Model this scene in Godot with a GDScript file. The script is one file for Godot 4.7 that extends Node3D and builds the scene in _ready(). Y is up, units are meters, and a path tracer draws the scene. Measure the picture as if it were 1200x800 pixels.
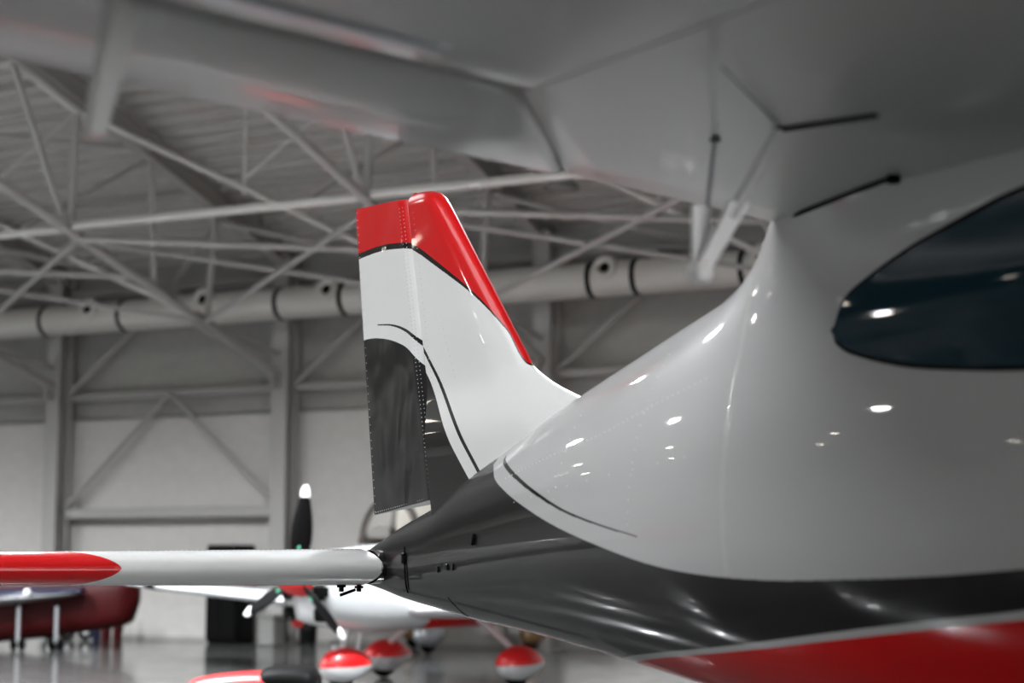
extends Node3D

# ---------------------------------------------------------------- small helpers
var M := {}                       # materials
var used := {}                    # names taken at top level
var air: Node3D                   # the aeroplane in front
var hall: Node3D                  # only a frame of reference, see hp()
const HALL_TURN := -0.45406       # the hangar's turn about y (its x runs along the back wall, its z towards the door)
const HALL_AT := Vector3(-3.3312, 0, -25.632)

func numbered(n: String) -> String:
	if not used.has(n):
		used[n] = 0
		return n
	used[n] += 1
	return "%s_%03d" % [n, used[n]]

func thing(called: String, label: String, category: String, at := Vector3.ZERO, turn := 0.0, group := "") -> Node3D:
	var o := Node3D.new()
	o.name = numbered(called)
	add_child(o)
	o.position = at
	o.rotation.y = turn
	o.set_meta("label", label)
	o.set_meta("category", category)
	if group != "": o.set_meta("group", group)
	return o

func part(called: String, mesh: Mesh, mat: Material, parent: Node3D, kind := "") -> MeshInstance3D:
	var o := MeshInstance3D.new()
	o.name = called
	o.mesh = mesh
	o.material_override = mat
	o.cast_shadow = GeometryInstance3D.SHADOW_CASTING_SETTING_ON
	parent.add_child(o, true)
	if kind != "": o.set_meta("kind", kind)
	return o

func struct(called: String, mesh: Mesh, mat: Material, label: String, category: String) -> MeshInstance3D:
	var o := part(called, mesh, mat, self, "structure")
	o.set_meta("label", label)
	o.set_meta("category", category)
	return o

func in_hall(o: Node3D) -> void:
	o.transform = Transform3D(Basis(Vector3.UP, HALL_TURN), HALL_AT) * o.transform

func hp(w: float, y: float, n: float) -> Vector3:      # a point given along the back wall, up, and out from it
	return HALL_AT + Basis(Vector3.UP, HALL_TURN) * Vector3(w, y, n)

func st_new() -> SurfaceTool:
	var st := SurfaceTool.new()
	st.begin(Mesh.PRIMITIVE_TRIANGLES)
	return st

func done(st: SurfaceTool) -> ArrayMesh:
	st.generate_normals()
	return st.commit()

func tri(st: SurfaceTool, a: Vector3, b: Vector3, c: Vector3, ua := Vector2.ZERO, ub := Vector2.ZERO, uc := Vector2.ZERO) -> void:
	st.set_uv(ua); st.add_vertex(a)
	st.set_uv(ub); st.add_vertex(b)
	st.set_uv(uc); st.add_vertex(c)

func grid_into(st: SurfaceTool, rows: Array, uvs: Array = [], flip := false) -> void:
	for i in rows.size() - 1:
		for j in rows[i].size() - 1:
			var a: Vector3 = rows[i][j]
			var b: Vector3 = rows[i][j + 1]
			var c: Vector3 = rows[i + 1][j + 1]
			var d: Vector3 = rows[i + 1][j]
			var ua := Vector2.ZERO; var ub := Vector2.ZERO; var uc := Vector2.ZERO; var ud := Vector2.ZERO
			if uvs.size() > 0:
				ua = uvs[i][j]; ub = uvs[i][j + 1]; uc = uvs[i + 1][j + 1]; ud = uvs[i + 1][j]
			if flip:
				tri(st, a, c, b, ua, uc, ub); tri(st, a, d, c, ua, ud, uc)
			else:
				tri(st, a, b, c, ua, ub, uc); tri(st, a, c, d, ua, uc, ud)

func fan_into(st: SurfaceTool, ring: Array, flip := false, uvs: Array = []) -> void:   # a flat lid on a ring, with edges of its own
	st.set_smooth_group(-1)
	var c := Vector3.ZERO
	var uc := Vector2.ZERO
	for k in ring.size():
		c += ring[k]
		if uvs.size() > 0: uc += uvs[k]
	c /= ring.size(); uc /= ring.size()
	for k in ring.size():
		var k2 := (k + 1) % ring.size()
		var ua := Vector2.ZERO; var ub := Vector2.ZERO
		if uvs.size() > 0:
			ua = uvs[k]; ub = uvs[k2]
		if flip: tri(st, c, ring[k2], ring[k], uc, ub, ua)
		else: tri(st, c, ring[k], ring[k2], uc, ua, ub)
	st.set_smooth_group(0)

func box_into(st: SurfaceTool, t: Transform3D, size: Vector3, bevel := 0.0) -> void:
	# a box with chamfered edges, flat shaded
	st.set_smooth_group(-1)
	var h := size / 2
	var b: float = min(bevel, min(h.x, min(h.y, h.z)) * 0.9)
	for ax in 3:
		for s in [-1.0, 1.0]:
			var q := []
			for k in [[-1, -1], [1, -1], [1, 1], [-1, 1]]:
				var v := Vector3.ZERO
				v[ax] = s * h[ax]
				v[(ax + 1) % 3] = k[0] * (h[(ax + 1) % 3] - b)
				v[(ax + 2) % 3] = k[1] * (h[(ax + 2) % 3] - b)
				q.append(t * v)
			if s > 0: tri(st, q[0], q[2], q[1]); tri(st, q[0], q[3], q[2])
			else: tri(st, q[0], q[1], q[2]); tri(st, q[0], q[2], q[3])
	if b > 0:
		for ax in 3:
			var p := (ax + 1) % 3
			var r := (ax + 2) % 3
			for s1 in [-1.0, 1.0]:
				for s2 in [-1.0, 1.0]:
					var q := []
					for k in [[-1, 0], [1, 0], [1, 1], [-1, 1]]:
						var v := Vector3.ZERO
						v[ax] = k[0] * (h[ax] - b)
						v[p] = s1 * (h[p] - (b if k[1] == 0 else 0.0))
						v[r] = s2 * (h[r] - (0.0 if k[1] == 0 else b))
						q.append(t * v)
					if s1 * s2 < 0: tri(st, q[0], q[2], q[1]); tri(st, q[0], q[3], q[2])
					else: tri(st, q[0], q[1], q[2]); tri(st, q[0], q[2], q[3])

func box(size: Vector3, at := Vector3.ZERO, bevel := 0.0, basis := Basis.IDENTITY) -> ArrayMesh:
	var st := st_new()
	box_into(st, Transform3D(basis, at), size, bevel)
	return done(st)

func along(a: Vector3, b: Vector3) -> Basis:           # a basis whose y runs from a to b
	var y := (b - a).normalized()
	var x := Vector3.UP.cross(y)
	if x.length() < 0.01: x = Vector3.RIGHT
	x = x.normalized()
	return Basis(x, y, x.cross(y))

func tube_into(st: SurfaceTool, a: Vector3, b: Vector3, r: float, r2 := -1.0, n := 10) -> void:
	if r2 < 0: r2 = r
	var bs := along(a, b)
	var ra := []; var rb := []
	for k in n + 1:
		var q := TAU * k / n
		var d: Vector3 = bs.x * cos(q) + bs.z * sin(q)
		ra.append(a + d * r); rb.append(b + d * r2)
	grid_into(st, [ra, rb])
	ra.pop_back(); rb.pop_back()
	fan_into(st, ra, false); fan_into(st, rb, true)

func tube(a: Vector3, b: Vector3, r: float, r2 := -1.0, n := 10) -> ArrayMesh:
	var st := st_new()
	tube_into(st, a, b, r, r2, n)
	return done(st)

func path_tube(pts: Array, r: float, n := 8) -> ArrayMesh:
	var st := st_new()
	var rows := []
	for i in pts.size():
		var a: Vector3 = pts[max(i - 1, 0)]
		var b: Vector3 = pts[min(i + 1, pts.size() - 1)]
		var bs := along(a, b)
		var row := []
		for k in n + 1:
			var q := TAU * k / n
			row.append(pts[i] + (bs.x * cos(q) + bs.z * sin(q)) * r)
		rows.append(row)
	grid_into(st, rows)
	fan_into(st, rows[0].slice(0, n)); fan_into(st, rows[-1].slice(0, n), true)
	return done(st)

func lathe_into(st: SurfaceTool, t: Transform3D, prof: Array, n := 20) -> void:   # prof: [radius, height] pairs, about y
	var rows := []
	for p in prof:
		var row := []
		for k in n + 1:
			row.append(t * Vector3(p[0] * cos(TAU * k / n), p[1], p[0] * sin(TAU * k / n)))
		rows.append(row)
	grid_into(st, rows)

func lathe(prof: Array, at := Vector3.ZERO, basis := Basis.IDENTITY, n := 20) -> ArrayMesh:
	var st := st_new()
	lathe_into(st, Transform3D(basis, at), prof, n)
	return done(st)

func mat(albedo: Color, rough := 0.5, metal := 0.0, coat := 0.0) -> StandardMaterial3D:
	var m := StandardMaterial3D.new()
	m.albedo_color = albedo
	m.roughness = rough
	m.metallic = metal
	m.cull_mode = BaseMaterial3D.CULL_DISABLED
	if coat > 0:
		m.clearcoat_enabled = true
		m.clearcoat = coat
		m.clearcoat_roughness = 0.03
	return m

func noise_img(sz: int, freq: float, lo: float, hi: float, sd := 1) -> Image:
	var nz := FastNoiseLite.new()
	nz.seed = sd
	nz.frequency = freq
	nz.fractal_octaves = 4
	var im := nz.get_seamless_image(sz, sz)
	im.convert(Image.FORMAT_RGB8)
	for y in sz:
		for x in sz:
			var v: float = lerp(lo, hi, im.get_pixel(x, y).r)
			im.set_pixel(x, y, Color(v, v, v))
	return im

func tex(im: Image) -> ImageTexture:
	im.generate_mipmaps()
	return ImageTexture.create_from_image(im)

func hermite(S: Array, A: Array, s: float) -> float:
	var n := S.size()
	if s <= S[0]: return A[0]
	if s >= S[n - 1]: return A[n - 1]
	var i := 0
	while i < n - 2 and S[i + 1] <= s: i += 1
	var h: float = S[i + 1] - S[i]
	var t: float = (s - S[i]) / h
	var m0: float = (A[i + 1] - A[i]) / h if i == 0 else (A[i + 1] - A[i - 1]) / (S[i + 1] - S[i - 1])
	var m1: float = (A[i + 1] - A[i]) / h if i + 2 >= n else (A[i + 2] - A[i]) / (S[i + 2] - S[i])
	var t2: float = t * t
	var t3: float = t2 * t
	return A[i] * (2 * t3 - 3 * t2 + 1) + A[i + 1] * (3 * t2 - 2 * t3) + h * (m0 * (t3 - 2 * t2 + t) + m1 * (t3 - t2))

func lin(P: Array, s: float) -> float:                 # straight pieces through [s, value] pairs
	if s <= P[0][0]: return P[0][1]
	for i in P.size() - 1:
		if s <= P[i + 1][0]:
			return lerp(P[i][1] as float, P[i + 1][1] as float, (s - P[i][0]) / (P[i + 1][0] - P[i][0]))
	return P[-1][1]

func curve(P: Array, s: float) -> float:               # smooth through [s, value] pairs
	var a := []; var b := []
	for p in P:
		a.append(p[0]); b.append(p[1])
	return hermite(a, b, s)

# ---------------------------------------------------------------- the aeroplane in front
const FS := [-0.4, -0.2, 0.0, 0.34, 0.65, 1.0, 1.32, 1.8, 2.28, 2.6, 2.9, 3.3, 3.8, 4.4, 5.2, 6.0, 6.6, 6.95]
const YT := [1.31, 1.375, 1.44, 1.535, 1.67, 1.78, 1.89, 2.035, 2.175, 2.255, 2.33, 2.37, 2.39, 2.39, 2.33, 1.95, 1.70, 1.5]
const YB := [1.17, 1.14, 1.105, 1.063, 1.025, 0.995, 0.962, 0.905, 0.84, 0.80, 0.77, 0.745, 0.73, 0.72, 0.73, 0.80, 0.95, 1.15]
const WW := [0.03, 0.06, 0.09, 0.15, 0.20, 0.26, 0.315, 0.395, 0.465, 0.505, 0.53, 0.56, 0.58, 0.59, 0.59, 0.53, 0.38, 0.15]
const XT := [0.05, 0.05, 0.05, 0.05, 0.05, 0.1, 0.1, 0.15, 0.22, 0.33, 0.43, 0.57, 0.70, 0.76, 0.76, 0.5, 0.3, 0.1]

func half_width(s: float, y: float) -> float:          # the fuselage's half width at station s and height y
	var yt := hermite(FS, YT, s)
	var yb := hermite(FS, YB, s)
	var w := hermite(FS, WW, s)
	var ym := yb + 0.45 * (yt - yb)
	if y <= yb or y >= yt + 0.0001: return 0.0
	var x: float
	if y < ym: x = w * pow(max(0.0, 1 - pow((ym - y) / (ym - yb), 2.4)), 1 / 2.4)
	else: x = w * pow(max(0.0, 1 - pow((y - ym) / (yt - ym), 1.9)), 1 / 1.9)
	var fl := smoothstep(2.25, 2.95, s) * (1 - smoothstep(5.0, 5.6, s))
	var yf := ym + 0.35 * (yt - ym)
	if fl > 0 and y > yf:
		var k: float = min(1.0, (y - yf) / (yt - yf))
		var wb := w * pow(1 - pow(0.35, 1.9), 1 / 1.9)
		var xf := wb * (1 - 0.10 * sin(PI * k)) + (hermite(FS, XT, s) - wb) * k * k * k
		x = lerp(x, xf, fl)
	return x

func skin(s: float, y: float, side: float, out := 0.0) -> Vector3:   # a point on (or just off) the fuselage's side
	var e := 0.01
	var x := half_width(s, y)
	var nrm := Vector3(1, -(half_width(s, y + e) - half_width(s, y - e)) / (2 * e), -(half_width(s + e, y) - half_width(s - e, y)) / (2 * e)).normalized()
	var p := Vector3(x, y, s) + nrm * out
	return Vector3(p.x * side, p.y, p.z)

func fuselage_mesh() -> ArrayMesh:
	var st := st_new()
	var rows := []; var uvs := []
	var ns := 150
	var nt := 36
	for i in ns + 1:
		var s: float = lerp(-0.4, 6.95, float(i) / ns)
		var yt := hermite(FS, YT, s)
		var yb := hermite(FS, YB, s)
		var right := []
		for j in nt + 1:
			var y: float = lerp(yb, yt, 0.5 - 0.5 * cos(PI * j / nt))
			right.append(Vector2(half_width(s, y), y))
		var row := []; var uv := []
		for j in nt + 1: row.append(Vector3(right[j].x, right[j].y, s))
		for j in nt: row.append(Vector3(-right[nt - 1 - j].x, right[nt - 1 - j].y, s))
		for p in row: uv.append(Vector2((s + 0.5) / 7.5, (2.5 - p.y) / 1.8))
		rows.append(row); uvs.append(uv)
	grid_into(st, rows, uvs)
	fan_into(st, rows[0].slice(0, rows[0].size() - 1), true, uvs[0].slice(0, rows[0].size() - 1))
	fan_into(st, rows[-1].slice(0, rows[0].size() - 1), false, uvs[-1].slice(0, rows[0].size() - 1))
	return done(st)

const WHITE := Color(0.86, 0.865, 0.86)
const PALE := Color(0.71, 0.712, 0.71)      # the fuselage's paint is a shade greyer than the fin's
const DARK := Color(0.11, 0.108, 0.106)
const RED := Color(0.80, 0.055, 0.075)
const BLACK := Color(0.06, 0.058, 0.058)

func fuselage_paint() -> ImageTexture:
	var w := 2048
	var h := 1024
	var im := Image.create(w, h, false, Image.FORMAT_RGB8)
	im.fill(DARK)
	var b1 := [[0.93, 1.66], [0.96, 1.645], [1.034, 1.60], [1.187, 1.545], [1.37, 1.487], [1.67, 1.403], [1.985, 1.332], [2.315, 1.270], [2.61, 1.238], [2.95, 1.225], [3.32, 1.232], [3.65, 1.245], [3.9, 1.262], [4.6, 1.31], [7.0, 1.55]]
	var b2 := [[1.6, 0.905], [1.91, 0.946], [2.64, 1.018], [3.28, 1.093], [3.62, 1.132], [3.88, 1.16], [4.6, 1.25], [7.0, 1.53]]
	var b3 := [[1.6, 0.88], [1.99, 0.935], [2.72, 1.007], [3.27, 1.069], [3.61, 1.108], [3.88, 1.137], [4.6, 1.225], [7.0, 1.50]]
	var pin := [[1.03, 1.690], [1.06, 1.668], [1.237, 1.608], [1.472, 1.533], [1.736, 1.458], [1.993, 1.405], [2.26, 1.36]]
	for x in w:
		var s := (x + 0.5) / w * 7.5 - 0.5
		if s > 0.93:
			var y1 := int((2.5 - curve(b1, s)) / 1.8 * h)
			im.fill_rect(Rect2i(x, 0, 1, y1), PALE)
		if s > 1.03 and s < 2.26:
			var yc := curve(pin, s)
			var t: float = lerp(0.009, 0.002, smoothstep(1.03, 2.26, s))
			var ya := int(round((2.5 - yc - t) / 1.8 * h))
			im.fill_rect(Rect2i(x, ya, 1, max(1, int(round(2 * t / 1.8 * h)))), BLACK)
		if s > 1.6:
			var y2 := int((2.5 - curve(b2, s)) / 1.8 * h)
			var y3 := int((2.5 - curve(b3, s)) / 1.8 * h)
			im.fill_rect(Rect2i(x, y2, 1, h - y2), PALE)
			im.fill_rect(Rect2i(x, y3, 1, h - y3), RED)
	return tex(im)

func tail_paint() -> ImageTexture:                     # fin and rudder seen from the side, 2.1 m by 1.7 m
	var w := 2048
	var h := 1536
	var im := Image.create(w, h, false, Image.FORMAT_RGB8)
	im.fill(WHITE)
	var red := [[-0.7, 2.755], [-0.52, 2.755], [-0.25, 2.757], [-0.02, 2.735], [0.08, 2.715], [0.3, 2.605], [0.6, 2.43], [0.83, 2.245], [0.985, 2.08], [1.05, 2.13], [1.45, 2.7]]
	var dark := [[-0.7, 2.33], [-0.46, 2.325], [-0.3, 2.32], [-0.1, 2.285], [0.06, 2.23], [0.17, 2.155], [0.26, 2.07], [0.45, 1.85], [0.66, 1.64], [0.9, 1.42]]
	var pin := [[-0.27, 2.383], [-0.1, 2.362], [0.06, 2.315], [0.17, 2.25], [0.29, 2.13], [0.46, 1.955], [0.7, 1.72], [1.0, 1.42]]
	for x in w:
		var s := (x + 0.5) / w * 2.1 - 0.65
		var yr := curve(red, s)
		var tk: float = lerp(0.028, 0.006, smoothstep(0.1, 0.9, s))
		var a := int((3.1 - yr) / 1.7 * h)
		im.fill_rect(Rect2i(x, 0, 1, a), RED)
		im.fill_rect(Rect2i(x, a, 1, int(tk / 1.7 * h)), BLACK)
		var d := int((3.1 - curve(dark, s)) / 1.7 * h)
		if d < h: im.fill_rect(Rect2i(x, d, 1, h - d), DARK)
		if s > -0.27:
			var t: float = lerp(0.003, 0.014, smoothstep(-0.27, 0.4, s))
			var p := int((3.1 - curve(pin, s)) / 1.7 * h)
			im.fill_rect(Rect2i(x, p, 1, max(2, int(2 * t / 1.7 * h))), BLACK)
	return tex(im)

func tail_uv(p: Vector3) -> Vector2:
	return Vector2((p.z + 0.65) / 2.1, (3.1 - p.y) / 1.7)

func hinge_z(y: float) -> float:
	return lerp(0.345, 0.012, (y - 1.55) / (2.94 - 1.55))

func fin_front(y: float) -> float:
	return lin([[1.4, 2.1], [1.70, 1.75], [1.80, 1.56], [1.86, 1.44], [1.918, 1.325], [1.95, 1.235], [1.985, 1.145], [2.03, 1.06], [2.066, 0.997], [2.79, 0.395], [2.86, 0.335], [2.90, 0.295], [2.93, 0.25], [2.947, 0.19], [2.955, 0.11]], y)

func fin_mesh() -> ArrayMesh:
	var st := st_new()
	var rows := []; var uvs := []
	var n := 70
	for i in n + 1:
		var y: float = lerp(1.42, 2.955, 1 - pow(1 - float(i) / n, 1.4))
		var zh := hinge_z(y) + 0.012
		var zl := fin_front(y)
		var th: float = lerp(0.072, 0.046, clampf((y - 1.5) / 1.4, 0, 1)) * sqrt(clampf((2.957 - y) / 0.05, 0.0, 1.0))
		var wide := 1 + 0.9 * (1 - smoothstep(1.75, 2.1, y))
		var row := []
		var half := []
		for k in 25:
			var c := 1 - cos(PI / 2 * k / 24)            # from the leading edge back
			var z: float = lerp(zl, zh, c)
			var x: float = th * wide * pow(clampf(1 - pow(1 - min(1.0, c / 0.36), 2.0), 0, 1), 0.5)
			if c > 0.36: x = th * wide * lerp(1.0, 0.78, (c - 0.36) / 0.64)
			half.append(Vector2(x, z))
		for k in 25: row.append(Vector3(-half[24 - k].x, y, half[24 - k].y))
		for k in 24: row.append(Vector3(half[k + 1].x, y, half[k + 1].y))
		var uv := []
		for p in row: uv.append(tail_uv(p))
		rows.append(row); uvs.append(uv)
	grid_into(st, rows, uvs, true)
	# the flat web behind, towards the rudder
	st.set_smooth_group(-1)
	for i in n:
		var a: Vector3 = rows[i][0]; var b: Vector3 = rows[i][-1]; var c: Vector3 = rows[i + 1][-1]; var d: Vector3 = rows[i + 1][0]
		tri(st, a, b, c, tail_uv(a), tail_uv(b), tail_uv(c)); tri(st, a, c, d, tail_uv(a), tail_uv(c), tail_uv(d))
	return done(st)

func rudder_mesh() -> ArrayMesh:
	var st := st_new()
	var nz := FastNoiseLite.new()
	nz.seed = 7
	nz.frequency = 2.6
	nz.fractal_octaves = 2
	var rows := []; var uvs := []
	var n := 90
	var m := 46
	for i in n + 1:
		var f := float(i) / n
		var row := []; var uv := []
		for side in [-1.0, 1.0]:
			for k in m + 1:
				var c: float = float(k) / m                # 0 at the trailing edge, 1 at the nose
				if side > 0: c = 1 - c
				var zt: float = lerp(-0.306, -0.523, f)
				var yh: float = lerp(1.545, 2.937, f)
				var yt: float = lerp(1.487, 2.982, f)
				var zh := hinge_z(yh) - 0.006
				var c2 := pow(c, 0.8)
				var z: float = lerp(zt, zh, c2)
				var y: float = lerp(yt, yh, c2)
				var th: float = lerp(0.056, 0.038, f)
				var x: float = lerp(0.005, th, min(1.0, c2 / 0.88))
				if c2 > 0.88: x = th * sqrt(max(0.0, 1 - pow((c2 - 0.88) / 0.12, 2)))
				if side > 0 and k == 0: continue
				var wave := nz.get_noise_2d(z * 1.6, y) * 0.009 * sin(PI * clampf(c2, 0, 1)) * (0.35 + 0.65 * (1 - smoothstep(2.2, 2.45, y)))
				row.append(Vector3(side * (x + wave), y, z))
				uv.append(tail_uv(Vector3(0, y, z)))
		rows.append(row); uvs.append(uv)
	grid_into(st, rows, uvs)
	fan_into(st, rows[0].slice(0, -1), false, uvs[0].slice(0, -1)); fan_into(st, rows[-1].slice(0, -1), true, uvs[-1].slice(0, -1))
	return done(st)

func stab_paint() -> ImageTexture:
	var w := 1024
	var h := 512
	var im := Image.create(w, h, false, Image.FORMAT_RGB8)
	im.fill(WHITE)
	for x in w:
		var sp := (x + 0.5) / w * 2.2                      # metres from the root end
		if sp > 1.24:
			var k: float = pow(clampf((sp - 1.24) / 0.75, 0, 1), 0.62)
			var half := int(k * h * 0.27)
			im.fill_rect(Rect2i(x, h / 2 - half, 1, half * 2), RED)
	return tex(im)

func stab_ring(x: float, k: float, sc := 1.0) -> Array:  # [points, ring position]
	var ch: float = lerp(0.80, 0.60, k) * sc
	var t: float = lerp(0.084, 0.066, k) * sc
	var pts := []
	var n := 44
	for j in n + 1:
		var a := -PI + TAU * j / n                         # -PI and PI at the trailing edge, 0 at the leading edge
		var c := (1 - cos(a)) / 2
		var y: float = t * (1.0 if a > 0 else -1.0) * (sqrt(clampf(1 - pow(1 - c / 0.17, 2), 0, 1)) if c < 0.17 else pow(1 - (c - 0.17) / 0.83, 1.3))
		pts.append(Vector3(x, 1.245 + y, -0.05 - c * ch))
	return pts

func stab_mesh(side: float) -> ArrayMesh:
	var st := st_new()
	var rows := []; var uvs := []
	for i in 31:
		var k := i / 30.0
		var x: float = 0.10 + 2.0 * k
		var sc := 1.0
		if i >= 28: sc = [0.97, 0.88, 0.62][i - 28]
		var r := stab_ring(x * side, k, sc)
		if i == 0:                                          # the root end is cut round
			for j in r.size(): r[j].x = side * (0.10 + 0.055 * (1 - cos(PI / 2 * clampf(absf(r[j].y - 1.245) / 0.084, 0, 1))))
		var uv := []
		for j in r.size(): uv.append(Vector2(2.0 * k / 2.2, j / 44.0))
		rows.append(r); uvs.append(uv)
	grid_into(st, rows, uvs, side > 0)
	fan_into(st, rows[-1].slice(0, -1), side > 0, uvs[-1].slice(0, -1)); fan_into(st, rows[0].slice(0, -1), side < 0, uvs[0].slice(0, -1))
	return done(st)

# wing: x from the middle line, z forward; lower skin is at low(), the camera sees it from underneath
func wing_base(x: float) -> float: return 2.31 + 0.05 * (absf(x) - 0.43)
func low(x: float, z: float) -> float:
	var c := clampf((4.9 - z) / 1.95, 0, 1)                # 0 leading edge, 1 trailing edge
	var d := 0.028 * sin(PI * pow(c, 0.6))
	if c < 0.08: d = 0.028 * sin(PI * pow(0.08, 0.6)) * sqrt(1 - pow(1 - c / 0.08, 2)) - 0.06 * pow(1 - c / 0.08, 2)
	return wing_base(x) - d
func high(x: float, z: float) -> float:
	var c := clampf((4.9 - z) / 1.95, 0, 1)
	return wing_base(x) + 0.06 + 0.21 * sin(PI * pow(c, 0.55)) * (1 - 0.15 * c) - 0.054 * c - (0.0 if c > 0.05 else 0.0)

func wing_panel(side: float, x0: float, x1: float, back: Callable, top_back: Callable, n := 16) -> ArrayMesh:
	var st := st_new()
	var rows := []
	for i in n + 1:
		var x: float = lerp(x0, x1, float(i) / n)
		var zb: float = back.call(x)
		var zt: float = top_back.call(x)
		var row := []
		for j in 25:                                        # lower skin, back to front
			var z: float = lerp(zb, 4.9, sin(PI / 2 * j / 24))
			row.append(Vector3(side * x, low(x, z), z))
		for j in 24:
			var z: float = lerp(4.9, zt, 1 - cos(PI / 2 * (j + 1) / 24))
			row.append(Vector3(side * x, high(x, z), z))
		row.append(row[0])
		rows.append(row)
	grid_into(st, rows, [], side < 0)
	fan_into(st, rows[0].slice(0, -1), side < 0); fan_into(st, rows[-1].slice(0, -1), side > 0)
	return done(st)

func flap_front(x: float) -> float:                         # the flap's nose, cut away obliquely near the root
	return lerp(2.99, 3.575, clampf((x - 1.26) / (1.80 - 1.26), 0, 1))

func flap_mesh(side: float, x0: float, x1: float) -> ArrayMesh:
	var st := st_new()
	var rows := []
	for i in 33:
		var x: float = lerp(x0, x1, pow(i / 32.0, 1.6))
		var zf := flap_front(x)
		var row := []
		var nj := 20
		for j in nj + 1:
			var c := float(j) / nj
			var z: float = lerp(2.95, zf, sin(PI / 2 * c))
			var nose := clampf((zf - z) / 0.07, 0, 1)
			var y := wing_base(x) - 0.004 - 0.020 * sin(PI * clampf((z - 2.95) / 0.62, 0, 1)) + 0.05 * pow(1 - nose, 2)
			row.append(Vector3(side * x, y, z))
		for j in nj:
			var c := 1 - float(j + 1) / nj
			var z: float = lerp(2.95, zf, sin(PI / 2 * c))
			var y := wing_base(x) + 0.004 + 0.115 * clampf((z - 2.95) / 0.62, 0, 1) - 0.06 * pow(1 - clampf((zf - z) / 0.07, 0, 1), 2)
			row.append(Vector3(side * x, max(y, row[nj - 1 - j].y), z))
		rows.append(row)
	grid_into(st, rows, [], side < 0)
	fan_into(st, rows[0].slice(0, -1), side < 0); fan_into(st, rows[-1].slice(0, -1), side > 0)
	return done(st)

func patch(side: float, upper: Array, lower: Array, s0: float, s1: float, out: float, grow := 0.0) -> ArrayMesh:   # a pane bent to the fuselage's side
	var st := st_new()
	var rows := []
	for i in 41:
		var s: float = lerp(s0 - grow, s1 + grow, pow(i / 40.0, 1.8))
		var g := grow * sqrt(clampf((s - s0 + grow) / 0.03, 0, 1))
		var a := curve(lower, clampf(s, s0, s1)) - g
		var b := curve(upper, clampf(s, s0, s1)) + g
		var row := []
		for j in 15: row.append(skin(s, lerp(a, b, j / 14.0), side, out))
		rows.append(row)
	grid_into(st, rows, [], side < 0)
	return done(st)

func rivets(rows: Array, r: float) -> ArrayMesh:            # rows of [point, outward] pairs
	var st := st_new()
	for q in rows:
		var bs := along(Vector3.ZERO, q[1])
		lathe_into(st, Transform3D(bs, q[0]), [[r, -0.0005], [r * 0.85, r * 0.35], [r * 0.4, r * 0.55], [0.0, r * 0.6]], 6)
	return done(st)

func on_skin(pts: Array, step: float, side := -1.0) -> Array:
	var out := []
	for i in pts.size() - 1:
		var a := Vector2(pts[i][0], pts[i][1])
		var b := Vector2(pts[i + 1][0], pts[i + 1][1])
		var n := int(a.distance_to(b) / step)
		for k in n:
			var p := a.lerp(b, float(k) / n)
			var q := skin(p.x, p.y, side, 0.0)
			out.append([q, (skin(p.x, p.y, side, 0.01) - q).normalized()])
	return out

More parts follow.
